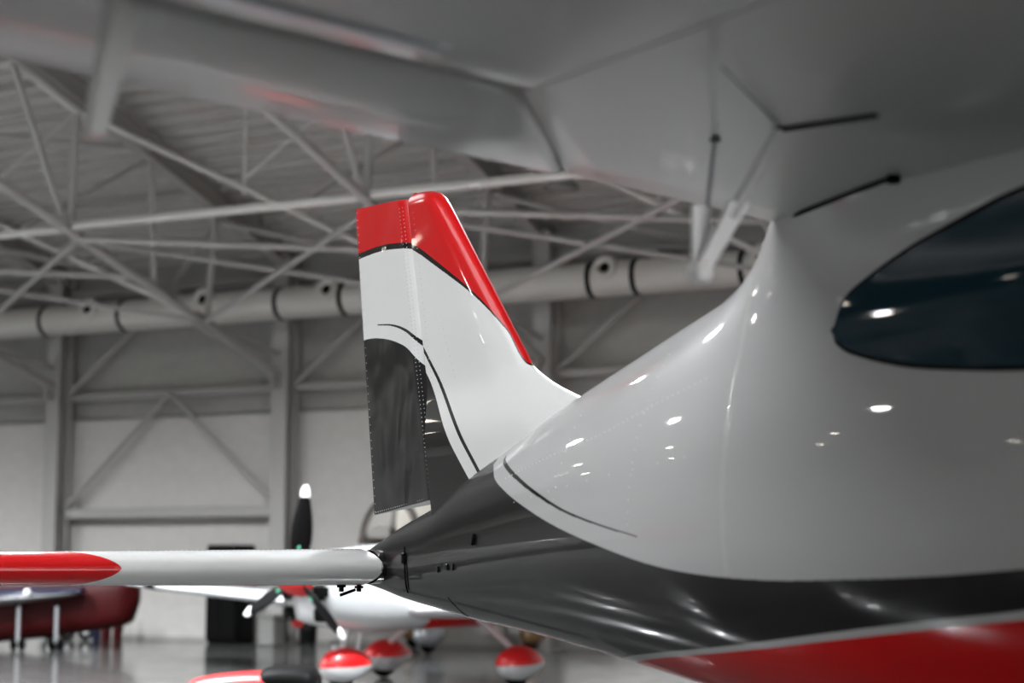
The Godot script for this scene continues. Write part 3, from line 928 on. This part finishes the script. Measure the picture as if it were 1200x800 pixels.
func lamp(at: Vector3, top: float, lit: bool, label: String) -> void:
	var o := thing("high_bay_lamp", label, "lamp", at, HALL_TURN, "high bay lamps" if lit else "")
	part("shade", lathe([[0.03, 0.26], [0.07, 0.24], [0.09, 0.16], [0.16, 0.08], [0.22, 0.0], [0.21, 0.0], [0.15, 0.07], [0.0, 0.1]], Vector3.ZERO, Basis.IDENTITY, 24), M.duct if lit else M.mid_grey, o)
	part("stem", tube(Vector3(0, 0.24, 0), Vector3(0, top + 0.25 - at.y, 0), 0.012), M.steelwork, o)
	part("diffuser", lathe([[0.0, 0.02], [0.18, 0.02], [0.19, 0.03], [0.0, 0.035]], Vector3.ZERO, Basis.IDENTITY, 24), M.lamp_on if lit else M.mid_grey, o)
	if lit:
		var l := SpotLight3D.new()
		l.name = "lamp_light"
		l.light_color = Color(0.97, 0.985, 1.0)
		l.light_energy = LAMP
		l.spot_range = 60
		l.spot_angle = 75
		l.spot_attenuation = 2.0
		l.light_size = 0.18
		l.shadow_enabled = true
		o.add_child(l, true)
		l.position = Vector3(0, -0.02, 0)
		l.rotation.x = -PI / 2

# ---------------------------------------------------------------- other aircraft
func body(stations: Array, n := 28, pw := 2.2) -> ArrayMesh:   # stations: [z, top, bottom, half width], smooth along z
	var st := st_new()
	var a := []; var t := []; var b := []; var w := []
	stations = stations.duplicate()
	stations.sort_custom(func(p, q): return p[0] < q[0])
	for s in stations:
		a.append(s[0]); t.append(s[1]); b.append(s[2]); w.append(s[3])
	var rows := []
	var m: int = stations.size() * 5
	for i in m + 1:
		var z: float = lerp(a[0] as float, a[-1] as float, float(i) / m)
		var yt := hermite(a, t, z); var yb := hermite(a, b, z); var hw := hermite(a, w, z)
		var row := []
		for k in n + 1:
			var q := TAU * k / n
			var c := cos(q); var s := sin(q)
			row.append(Vector3(hw * signf(s) * pow(absf(s), 2 / pw), (yt + yb) / 2 + (yt - yb) / 2 * signf(c) * pow(absf(c), 2 / pw), z))
		rows.append(row)
	grid_into(st, rows)
	fan_into(st, rows[0].slice(0, n)); fan_into(st, rows[-1].slice(0, n), true)
	return done(st)

func wing_mesh(a: Vector3, b: Vector3, c0: float, c1: float, t0: float, t1: float, n := 8) -> ArrayMesh:   # a, b: leading edge points; the chord runs towards -z
	var st := st_new()
	var rows := []
	for i in n + 1:
		var k := float(i) / n
		var p := a.lerp(b, k)
		var ch: float = lerp(c0, c1, k); var t: float = lerp(t0, t1, k)
		var row := []
		for j in 25:
			var q := -PI + TAU * j / 24
			var c := (1 - cos(q)) / 2
			row.append(p + Vector3(0, t / 2 * signf(q) * (sqrt(clampf(1 - pow(1 - c / 0.3, 2), 0, 1)) if c < 0.3 else 1 - (c - 0.3) / 0.7), -c * ch))
		rows.append(row)
	grid_into(st, rows, [], b.x > a.x)
	fan_into(st, rows[0].slice(0, 24), b.x < a.x); fan_into(st, rows[-1].slice(0, 24), b.x > a.x)
	return done(st)

func pant_half(upper: bool, ln: float, hgt: float, wd: float) -> ArrayMesh:   # one half of a teardrop wheel fairing, split at its waterline
	var st := st_new()
	var rows := []
	for i in 25:
		var k := i / 24.0
		var z: float = lerp(ln * 0.42, -ln * 0.58, k)
		var r: float = sqrt(sin(PI * pow(k, 0.62))) if k > 0 and k < 1 else 0.0
		r = sqrt(max(0.0, 1 - pow((0.42 - k) / 0.42, 2))) if k < 0.42 else pow(max(0.0, cos(PI / 2 * (k - 0.42) / 0.58)), 0.8)
		var row := []
		for j in 15:
			var q := PI * j / 14.0 - PI / 2
			var y := cos(q) * hgt * r * (1.0 if upper else -0.85)
			row.append(Vector3(sin(q) * wd * r, y + 0.12 * max(0.0, k - 0.42) * hgt, z))
		rows.append(row)
	grid_into(st, rows, [], not upper)
	return done(st)

func pant(parent: Node3D, at: Vector3, top: Material, bottom: Material, ln := 0.62, hgt := 0.18, wd := 0.13) -> void:
	var u := part("wheel_fairing", pant_half(true, ln, hgt, wd), top, parent)
	u.position = at
	part("lower_shell", pant_half(false, ln, hgt, wd), bottom, u)
	part("tyre", lathe([[0.0, -0.05], [0.1, -0.055], [0.155, -0.03], [0.165, 0.0], [0.155, 0.03], [0.1, 0.055], [0.0, 0.05]], Vector3(0, 0.165 - at.y, 0.02), Basis(Vector3.FORWARD, PI / 2), 20), M.rubber, u)

func make_white_aeroplane() -> void:
	# origin on the floor under the propeller hub; its z runs forward, towards the lower left
	var o := thing("aeroplane", "white low wing aeroplane with black propeller and red and white wheel fairings", "aeroplane", Vector3(-2.03, 0, -16.5), deg_to_rad(-45))
	var f := part("fuselage", body([[-0.03, 1.20, 0.90, 0.20], [-0.05, 1.27, 0.76, 0.33], [-0.12, 1.31, 0.66, 0.39], [-0.5, 1.36, 0.58, 0.44], [-0.9, 1.40, 0.555, 0.46], [-1.35, 1.43, 0.555, 0.47]], 32, 2.8), M.gloss_white, o)
	part("rear_fuselage", body([[-1.35, 1.43, 0.555, 0.47], [-2.0, 1.44, 0.555, 0.47], [-2.4, 1.42, 0.565, 0.45], [-2.9, 1.35, 0.63, 0.39], [-3.5, 1.26, 0.74, 0.30], [-5.0, 1.16, 0.92, 0.12]], 32, 2.8), M.gloss_red, o).set_meta("label", "red rear fuselage")
	var sp := part("spinner", lathe([[0.17, 0.0], [0.165, 0.06], [0.14, 0.16], [0.09, 0.25], [0.04, 0.30], [0.0, 0.31]], Vector3(0, 1.07, -0.04), Basis(Vector3.RIGHT, PI / 2), 28), M.gloss_red, o)
	for k in 3:
		var g := deg_to_rad(-7) + TAU * k / 3
		var bl := part("propeller_blade", blade(0.14, 0.79), M.black, sp)
		bl.position = Vector3(0, 1.07, 0.03); bl.rotation.z = g
		var tp := part("blade_tip", blade(0.79, 0.9), M.bright_white, sp)
		tp.set_meta("label", "white blade tip")
		tp.position = bl.position; tp.rotation.z = g
		var dc := part("blade_mark", box(Vector3(0.035, 0.045, 0.01), Vector3(0.0, 0.30, 0.018), 0.004), M.mint, sp)
		dc.position = bl.position; dc.rotation.z = g
	for q in [[0.25, 0.95, 0.20, 0.16], [0.24, 0.74, 0.15, 0.14], [-0.25, 0.95, 0.20, 0.16], [-0.24, 0.74, 0.15, 0.14]]:
		part("air_intake", box(Vector3(q[2], q[3], 0.10), Vector3(q[0], q[1], -0.07), 0.03, Basis(Vector3.UP, signf(q[0]) * 0.2)), M.black, f)
	part("cowl_flash", box(Vector3(0.10, 0.12, 0.12), Vector3(-0.28, 0.66, -0.20), 0.03), M.gloss_red, f)
	part("exhaust_fairing", body([[-0.55, 0.68, 0.58, 0.10], [-0.8, 0.66, 0.53, 0.12], [-1.1, 0.63, 0.55, 0.05]], 16), M.gloss_white, f)
	for s in [-1.0, 1.0]:
		var w := part("wing", wing_mesh(Vector3(s * 0.4, 0.76, -1.0), Vector3(s * 4.4, 0.93, -1.25), 1.3, 0.9, 0.20, 0.13, 10), M.gloss_white, o)
		part("wing_band", wing_mesh(Vector3(s * 4.4, 0.93, -1.246), Vector3(s * 4.65, 0.94, -1.26), 0.91, 0.89, 0.134, 0.13, 2), M.black, w)
		part("wing_end", wing_mesh(Vector3(s * 4.65, 0.94, -1.264), Vector3(s * 5.15, 0.963, -1.30), 0.88, 0.82, 0.125, 0.11, 3), M.gloss_white, w)
		part("wing_tip", wing_mesh(Vector3(s * 5.15, 0.963, -1.30), Vector3(s * 5.3, 0.98, -1.36), 0.82, 0.6, 0.11, 0.04, 3), M.gloss_red, w).set_meta("label", "red wing tip")
		var tl := part("tailplane", wing_mesh(Vector3(s * 0.05, 1.12, -4.5), Vector3(s * 1.3, 1.12, -4.65), 0.6, 0.45, 0.07, 0.05, 4), M.gloss_white, o)
	# undercarriage
	var nl := part("nose_leg", tube(Vector3(0, 0.66, -0.62), Vector3(0, 0.33, -0.50), 0.035, 0.03, 12), M.gloss_white, o)
	part("torque_link", tube(Vector3(0, 0.62, -0.75), Vector3(0, 0.38, -0.72), 0.025, 0.02, 8), M.gloss_white, nl)
	part("fork_stub", box(Vector3(0.07, 0.16, 0.06), Vector3(0.0, 0.36, -0.44), 0.02), M.gloss_white, nl)
	pant(o, Vector3(0, 0.22, -0.55), M.gloss_red, M.gloss_white, 0.66, 0.19, 0.15)
	for s in [-1.0, 1.0]:
		part("main_leg", tube(Vector3(s * 0.45, 0.66, -1.95), Vector3(s * 1.0, 0.33, -1.95), 0.04, 0.03, 12), M.pink_white, o)
		pant(o, Vector3(s * 1.0, 0.22, -1.95), M.gloss_red, M.gloss_white, 0.66, 0.19, 0.15)

func blade(r0: float, r1: float) -> ArrayMesh:
	var st := st_new()
	var rows := []
	for i in 13:
		var r: float = lerp(r0, r1, i / 12.0)
		var k := clampf((r - 0.1) / 0.8, 0, 1)
		var ch := 0.055 + 0.055 * sin(PI * clampf(k * 1.15, 0, 1)) - 0.02 * smoothstep(0.9, 1.0, k)
		if k > 0.94: ch *= sqrt(max(0.05, 1 - pow((k - 0.94) / 0.065, 2)))
		var tw: float = lerp(0.75, 0.28, k)
		var row := []
		for j in 13:
			var q := TAU * j / 12
			var v := Vector3(cos(q) * ch, 0, sin(q) * 0.016).rotated(Vector3.UP, tw)
			row.append(Vector3(v.x, r, v.z))
		rows.append(row)
	grid_into(st, rows)
	fan_into(st, rows[0].slice(0, 12)); fan_into(st, rows[-1].slice(0, 12), true)
	return done(st)

func make_brown_aeroplane() -> void:
	var o := thing("aeroplane", "tan aeroplane with brown framed bubble canopy, mostly hidden behind the white one", "aeroplane", Vector3(-1.05, 0, -23.0), deg_to_rad(-30))
	var f := part("fuselage", body([[2.0, 1.12, 0.85, 0.15], [1.7, 1.25, 0.76, 0.36], [1.1, 1.42, 0.72, 0.48], [0.4, 1.50, 0.70, 0.50], [-0.6, 1.52, 0.62, 0.52], [-1.8, 1.40, 0.72, 0.40], [-4.0, 1.22, 0.98, 0.12]], 28), M.cream, o)
	# canopy: panes between dark bows
	var rows := []
	for i in 33:
		var z: float = lerp(1.2, -1.15, i / 32.0)
		var hgt: float = 0.98 * sqrt(max(0.0, 1 - pow((z - 0.03) / 1.2, 2)))
		var row := []
		for k in 21:
			var q := PI * k / 20
			row.append(Vector3(cos(q) * 0.52 * pow(max(0.02, hgt / 0.98), 0.35), 1.46 + sin(q) * hgt, z))
		rows.append(row)
	var st := st_new()
	grid_into(st, rows)
	part("canopy_glass", done(st), M.canopy, f)
	for z in [1.02, 0.2, -0.85]:
		var hgt: float = 0.98 * sqrt(max(0.0, 1 - pow((z - 0.03) / 1.2, 2)))
		var pts := []
		for k in 21:
			var q := PI * k / 20
			pts.append(Vector3(cos(q) * 0.53 * pow(hgt / 0.98, 0.35), 1.46 + sin(q) * (hgt + 0.01), z))
		part("canopy_bow", path_tube(pts, 0.05), M.brown, f)
	for s in [-1.0, 1.0]:
		var pts := []
		for k in 17:
			var z: float = lerp(1.18, -1.1, k / 16.0)
			var hgt: float = 0.98 * sqrt(max(0.0, 1 - pow((z - 0.03) / 1.2, 2)))
			pts.append(Vector3(s * 0.53 * pow(max(0.02, hgt / 0.98), 0.35), 1.48, z))
		part("canopy_rail", path_tube(pts, 0.05), M.brown, f)
	part("seat_back", body([[0.45, 2.05, 1.4, 0.30], [0.35, 2.14, 1.4, 0.36], [0.15, 2.08, 1.4, 0.30]], 20, 3.0), M.cream, f)
	for s in [-1.0, 1.0]:
		part("wing", wing_mesh(Vector3(s * 0.4, 0.86, 0.4), Vector3(s * 2.6, 0.97, 0.25), 1.0, 0.8, 0.18, 0.12, 8), M.tan, o)
		part("main_leg", tube(Vector3(s * 0.5, 0.8, -1.0), Vector3(s * 0.95, 0.25, -1.0), 0.035), M.tan, o)
		pant(o, Vector3(s * 0.95, 0.24, -1.0), M.tan, M.tan, 0.6, 0.18, 0.15)
	part("nose_leg", tube(Vector3(0, 0.85, 0.1), Vector3(0, 0.3, 0.15), 0.03), M.dark_metal, o)
	pant(o, Vector3(0, 0.25, 0.1), M.silver_paint, M.silver_paint, 0.7, 0.19, 0.17)

func make_red_aeroplane() -> void:
	# its long hull lies across the left edge of the picture
	var o := thing("aeroplane", "dark red aeroplane with deep hull and blue wing at the left edge", "aeroplane", Vector3(-7.0, 0, -24.4), deg_to_rad(-98))
	part("hull", body([[-1.80, 1.0, 0.62, 0.06], [-1.70, 1.0, 0.38, 0.22], [-1.45, 1.0, 0.29, 0.32], [-0.9, 1.02, 0.21, 0.38], [-0.2, 1.05, 0.12, 0.44], [0.4, 1.05, 0.07, 0.47], [1.2, 1.1, 0.06, 0.5], [2.4, 1.1, 0.2, 0.5], [3.6, 1.0, 0.5, 0.2]], 28, 3.2), M.deep_red, o)
	part("fin", box(Vector3(0.08, 0.30, 0.75), Vector3(0, 1.0, -1.30), 0.03), M.deep_red, o)
	var w := part("wing", body([[-1.15, 0.80, 0.76, 0.10], [-0.6, 0.80, 0.68, 0.28], [0.4, 0.79, 0.56, 0.34], [1.5, 0.72, 0.44, 0.34]], 24, 2.2), M.silver_paint, o)
	w.position = Vector3(0.55, 0.0, 0)
	var bs := part("wing_stripe", body([[-1.2, 0.86, 0.76, 0.10], [-0.6, 0.86, 0.71, 0.29], [0.4, 0.83, 0.62, 0.35], [1.5, 0.78, 0.52, 0.35]], 24, 2.2), M.blue, w)
	bs.set_meta("label", "dark blue upper surface")
	part("lamp_lens", lathe([[0.0, -0.02], [0.04, -0.015], [0.045, 0.0], [0.03, 0.02], [0.0, 0.025]], Vector3(0.36, 0.80, -0.55), Basis(Vector3.FORWARD, -PI / 2), 12), M.bright_white, w)
	for z in [-0.85, -0.30]:
		var lg := part("gear_leg", tube(Vector3(0.60, 0.60, z), Vector3(0.60, 0.10, z), 0.03, 0.028, 12), M.steel, o)
		part("leg_cap", tube(Vector3(0.60, 0.60, z), Vector3(0.60, 0.66, z), 0.045), M.rubber, lg)
		for s in [-1.0, 1.0]:
			part("wheel", lathe([[0.0, -0.025], [0.06, -0.03], [0.085, -0.015], [0.085, 0.015], [0.06, 0.03], [0.0, 0.025]], Vector3(0.60, 0.085, z + s * 0.06), Basis(Vector3.RIGHT, PI / 2), 16), M.rubber, lg)
	part("float_fitting", lathe([[0.05, -0.02], [0.10, -0.02], [0.10, 0.02], [0.05, 0.02], [0.05, -0.02]], Vector3(0.62, 0.47, 0.62), Basis(Vector3.FORWARD, PI / 2), 18), M.steel, o)
	part("float_fitting", lathe([[0.05, -0.02], [0.09, -0.02], [0.09, 0.02], [0.05, 0.02], [0.05, -0.02]], Vector3(0.62, 0.66, 0.60), Basis(Vector3.FORWARD, PI / 2), 18), M.steel, o)
	part("drain_mast", tube(Vector3(0.62, 0.45, 0.33), Vector3(0.62, 0.75, 0.33), 0.025), M.bright_white, o)

func make_clutter() -> void:
	# by the back wall
	var c := thing("cabinet", "tall black cabinet against the back wall beside the middle column", "cabinet", hp(-0.80, 0, 0.32), HALL_TURN)
	part("body", box(Vector3(0.52, 1.42, 0.5), Vector3(0, 0.74, 0), 0.015), M.black, c)
	for s in [-1.0, 1.0]:
		var dr := part("door", box(Vector3(0.248, 1.34, 0.02), Vector3(s * 0.128, 0.74, 0.26), 0.006), M.black, c)
		part("handle", tube(Vector3(s * 0.04, 0.7, 0.285), Vector3(s * 0.04, 0.86, 0.285), 0.008), M.dark_metal, dr)
	part("plinth", box(Vector3(0.48, 0.06, 0.44), Vector3(0, 0.03, 0), 0.004), M.rubber, c)
	var b := thing("waste_bin", "dark waste bin on the floor right of the column behind the white aeroplane", "bin", hp(0.72, 0, 0.55), HALL_TURN)
	part("body", lathe([[0.11, 0.0], [0.14, 0.4], [0.15, 0.42], [0.135, 0.42], [0.12, 0.05], [0.0, 0.04]], Vector3.ZERO, Basis.IDENTITY, 24), M.dark_metal, b)
	part("lid", lathe([[0.155, 0.42], [0.14, 0.45], [0.0, 0.48]], Vector3.ZERO, Basis.IDENTITY, 24), M.rubber, b)
	var g := thing("storage_crate", "grey plastic crate on the floor left of the column, under the white wing", "crate", hp(0.13, 0, 0.62), HALL_TURN)
	part("body", box(Vector3(0.28, 0.40, 0.3), Vector3(0, 0.2, 0), 0.02), M.mid_grey, g)
	part("lid", box(Vector3(0.30, 0.04, 0.32), Vector3(0, 0.42, 0), 0.01), M.mid_grey, g)
	# extinguishers and trolleys by the red hull
	var ex := []
	for q in [[-6.02, -26.4, "red fire extinguisher at the right end of the row beside the red hull"], [-6.21, -26.45, "red fire extinguisher standing beside the blue gas bottle near the red hull"]]:
		var e := thing("fire_extinguisher", q[2], "extinguisher", Vector3(q[0], 0, q[1]), 0.0, "fire extinguishers by the red aeroplane")
		part("cylinder", lathe([[0.0, 0.0], [0.07, 0.0], [0.075, 0.02], [0.075, 0.40], [0.06, 0.46], [0.025, 0.49], [0.025, 0.53], [0.0, 0.53]], Vector3.ZERO, Basis.IDENTITY, 20), M.deep_red, e)
		part("valve", box(Vector3(0.05, 0.05, 0.12), Vector3(0, 0.55, 0.03), 0.01), M.rubber, e)
		part("hose", path_tube([Vector3(0, 0.55, 0.08), Vector3(0.06, 0.5, 0.1), Vector3(0.085, 0.35, 0.06), Vector3(0.085, 0.15, 0.04)], 0.012, 8), M.rubber, e)
	var bl := thing("gas_bottle", "small blue gas bottle between the wheel chocks and the red fire extinguishers", "bottle", Vector3(-6.37, 0, -26.5))
	part("cylinder", lathe([[0.0, 0.0], [0.06, 0.0], [0.065, 0.02], [0.065, 0.30], [0.05, 0.37], [0.02, 0.4], [0.0, 0.4]], Vector3.ZERO, Basis.IDENTITY, 20), M.blue, bl)
	part("cap", lathe([[0.03, 0.39], [0.03, 0.47], [0.0, 0.48]], Vector3.ZERO, Basis.IDENTITY, 16), M.bright_white, bl)
	var nm := ["leftmost", "middle", "rightmost"]
	for k in 3:
		var t := thing("wheel_dolly", "%s of three small black dolly wheels on the floor behind the red hull" % nm[k], "dolly", Vector3([-7.12, -6.84, -6.56][k], 0, -26.6), 0.4, "small black dollies by the red aeroplane")
		part("wheel", lathe([[0.0, -0.05], [0.06, -0.06], [0.11, -0.04], [0.12, 0.0], [0.11, 0.04], [0.06, 0.06], [0.0, 0.05]], Vector3(0, 0.12, 0), Basis(Vector3.RIGHT, PI / 2), 20), M.rubber, t)
		part("hub", lathe([[0.0, 0.05], [0.045, 0.06], [0.05, 0.075], [0.0, 0.085]], Vector3(0, 0.12, 0), Basis(Vector3.RIGHT, PI / 2), 16), M.bright_white, t)
		part("frame", box(Vector3(0.16, 0.04, 0.18), Vector3(0, 0.26, 0), 0.008), M.rubber, t)
		part("post", tube(Vector3(0, 0.12, -0.075), Vector3(0, 0.25, -0.075), 0.012), M.rubber, t)
	# red and black cowling at the bottom edge
	var w := thing("tow_tug", "low red tow tug with rounded black seat at the bottom edge", "tug", Vector3(-1.98, 0, -13.6), deg_to_rad(-90))
	part("body", body([[0.55, 0.30, 0.12, 0.12], [0.50, 0.34, 0.10, 0.25], [0.2, 0.385, 0.08, 0.28], [-0.15, 0.40, 0.08, 0.29], [-0.3, 0.39, 0.10, 0.28]], 28, 3.0), M.gloss_red, w)
	part("seat", body([[0.0, 0.38, 0.2, 0.20], [-0.06, 0.425, 0.16, 0.27], [-0.25, 0.44, 0.12, 0.29], [-0.42, 0.42, 0.12, 0.27], [-0.47, 0.36, 0.16, 0.2]], 28, 3.0), M.rubber, w)
	for z in [0.35, -0.25]:
		for s in [-1.0, 1.0]:
			part("wheel", lathe([[0.0, -0.03], [0.07, -0.035], [0.1, -0.02], [0.1, 0.02], [0.07, 0.035], [0.0, 0.03]], Vector3(s * 0.26, 0.1, z), Basis(Vector3.FORWARD, PI / 2), 18), M.rubber, w)

func make_materials() -> void:
	M.white_paint = mat(WHITE, 0.3, 0.0, 1.0)
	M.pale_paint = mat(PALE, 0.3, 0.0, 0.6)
	M.gloss_white = mat(Color(0.75, 0.76, 0.765), 0.3, 0.0, 1.0)
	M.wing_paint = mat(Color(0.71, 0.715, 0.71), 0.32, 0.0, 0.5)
	M.wing_paint.clearcoat_roughness = 0.10
	M.bright_white = mat(Color(0.92, 0.92, 0.92), 0.4)
	M.dark_paint = mat(DARK, 0.25, 0.0, 1.0)
	M.gloss_red = mat(Color(0.80, 0.06, 0.08), 0.4, 0.0, 0.4)
	M.deep_red = mat(Color(0.21, 0.010, 0.016), 0.5, 0.0, 0.0)
	M.deep_red.metallic_specular = 0.3
	M.red_lens = mat(Color(0.7, 0.03, 0.04), 0.1, 0.0, 1.0)
	M.pink_white = mat(Color(0.85, 0.78, 0.78), 0.3, 0.0, 0.6)
	M.rubber = mat(Color(0.045, 0.045, 0.045), 0.55)
	M.rubber.metallic_specular = 0.15
	M.black = mat(Color(0.022, 0.022, 0.022), 0.5)
	M.black.metallic_specular = 0.2
	M.tint = mat(Color(0.03, 0.17, 0.22), 0.04, 0.0, 0.0)
	M.dark_metal = mat(Color(0.13, 0.13, 0.13), 0.4, 0.6)
	M.steel = mat(Color(0.75, 0.76, 0.78), 0.28, 0.85)
	M.copper = mat(Color(0.55, 0.33, 0.24), 0.45, 0.5)
	M.silver_paint = mat(Color(0.50, 0.51, 0.52), 0.3, 0.3, 0.5)
	M.blue = mat(Color(0.03, 0.06, 0.18), 0.3, 0.0, 0.8)
	M.tan = mat(Color(0.47, 0.36, 0.23), 0.35, 0.0, 0.5)
	M.brown = mat(Color(0.16, 0.13, 0.11), 0.35, 0.0, 0.6)
	M.cream = mat(Color(0.74, 0.72, 0.68), 0.4, 0.0, 0.5)
	M.mint = mat(Color(0.30, 0.65, 0.52), 0.5)
	M.mid_grey = mat(Color(0.42, 0.42, 0.41), 0.6)
	M.canopy = mat(Color(0.75, 0.74, 0.72, 0.18), 0.03)
	M.canopy.transparency = BaseMaterial3D.TRANSPARENCY_ALPHA
	M.steelwork = mat(Color(0.57, 0.565, 0.555), 0.5)
	M.tube_light = mat(Color(0.68, 0.675, 0.66), 0.45)
	M.rafter = mat(Color(0.54, 0.53, 0.52), 0.55)
	M.deck = mat(Color(0.66, 0.65, 0.635), 0.5)
	M.duct = mat(Color(0.69, 0.685, 0.665), 0.4)
	M.wall_light = mat(Color(0.70, 0.69, 0.675), 0.6)
	M.wall_dark = mat(Color(0.58, 0.575, 0.56), 0.6)
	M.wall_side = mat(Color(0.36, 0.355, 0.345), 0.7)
	M.apron = mat(Color(0.62, 0.61, 0.59), 0.9)
	M.floor = mat(Color(0.27, 0.27, 0.267), 0.2, 0.0, 0.2)
	M.floor.metallic_specular = 0.35
	M.floor.roughness_texture = tex(noise_img(256, 0.02, 0.55, 1.0, 3))
	M.floor.uv1_triplanar = true
	M.floor.uv1_world_triplanar = true
	M.floor.uv1_scale = Vector3(0.3, 0.3, 0.3)
	var speck := noise_img(256, 0.05, 0.93, 1.0, 5)
	var wt := tex(speck)
	for k in ["wall_light", "wall_dark", "deck", "apron"]:
		M[k].albedo_texture = wt
		M[k].uv1_triplanar = true
		M[k].uv1_world_triplanar = true
		M[k].uv1_scale = Vector3(0.35, 0.35, 0.35)
	M.pane = mat(Color(0.95, 0.97, 1.0, 0.08), 0.05)
	M.pane.transparency = BaseMaterial3D.TRANSPARENCY_ALPHA
	M.lamp_on = mat(Color(1, 1, 1), 0.5)
	M.lamp_on.emission_enabled = true
	M.lamp_on.emission = Color(1.0, 0.96, 0.9)
	M.lamp_on.emission_energy_multiplier = LAMP_GLOW

const LAMPS := [[-12.0, 9.5], [-8.0, 9.5], [-2.0, 9.5], [3.5, 9.5], [-12.0, 13.0], [-8.0, 13.0], [-2.0, 13.0], [-12.0, 19.0], [-8.0, 19.0], [-2.0, 19.0], [-12.0, 25.0], [-8.0, 25.0], [10.0, 9.0], [-8.0, 31.0], [-2.0, 31.0], [4.0, 33.0], [10.0, 36.0]]
const LAMP := 130.0
const LAMP_GLOW := 30.0
const SKY := 2.15
const EXPOSURE := 2.15

func _ready() -> void:
	var cam := Camera3D.new()
	cam.name = "camera"
	add_child(cam)
	cam.position = Vector3(0, 1.3, 0)
	cam.rotation.x = atan(250.0 / 2000.0)
	cam.keep_aspect = Camera3D.KEEP_HEIGHT
	cam.fov = rad_to_deg(2 * atan(400.0 / 2000.0))
	cam.near = 0.05
	cam.far = 300
	var ca := CameraAttributesPhysical.new()
	ca.frustum_focal_length = 60.0
	ca.frustum_focus_distance = 7.6
	ca.exposure_aperture = 1.5
	cam.attributes = ca
	cam.current = true
	var env := Environment.new()
	var sky := Sky.new()
	var sm := ProceduralSkyMaterial.new()
	sm.sky_top_color = Color(0.84, 0.845, 0.85)
	sm.sky_horizon_color = Color(0.90, 0.90, 0.90)
	sm.ground_bottom_color = Color(0.45, 0.45, 0.44)
	sm.ground_horizon_color = Color(0.75, 0.75, 0.75)
	sm.sky_energy_multiplier = SKY
	sm.ground_energy_multiplier = SKY
	sky.sky_material = sm
	env.background_mode = Environment.BG_SKY
	env.sky = sky
	env.ambient_light_source = Environment.AMBIENT_SOURCE_SKY
	env.tonemap_mode = Environment.TONE_MAPPER_LINEAR
	env.tonemap_exposure = EXPOSURE
	env.sdfgi_enabled = true
	env.ssao_enabled = true
	env.ssil_enabled = true
	var we := WorldEnvironment.new()
	we.name = "environment"
	we.environment = env
	add_child(we)
	make_materials()
	make_hangar()
	make_front_aeroplane()
	make_white_aeroplane()
	make_brown_aeroplane()
	make_red_aeroplane()
	make_clutter()
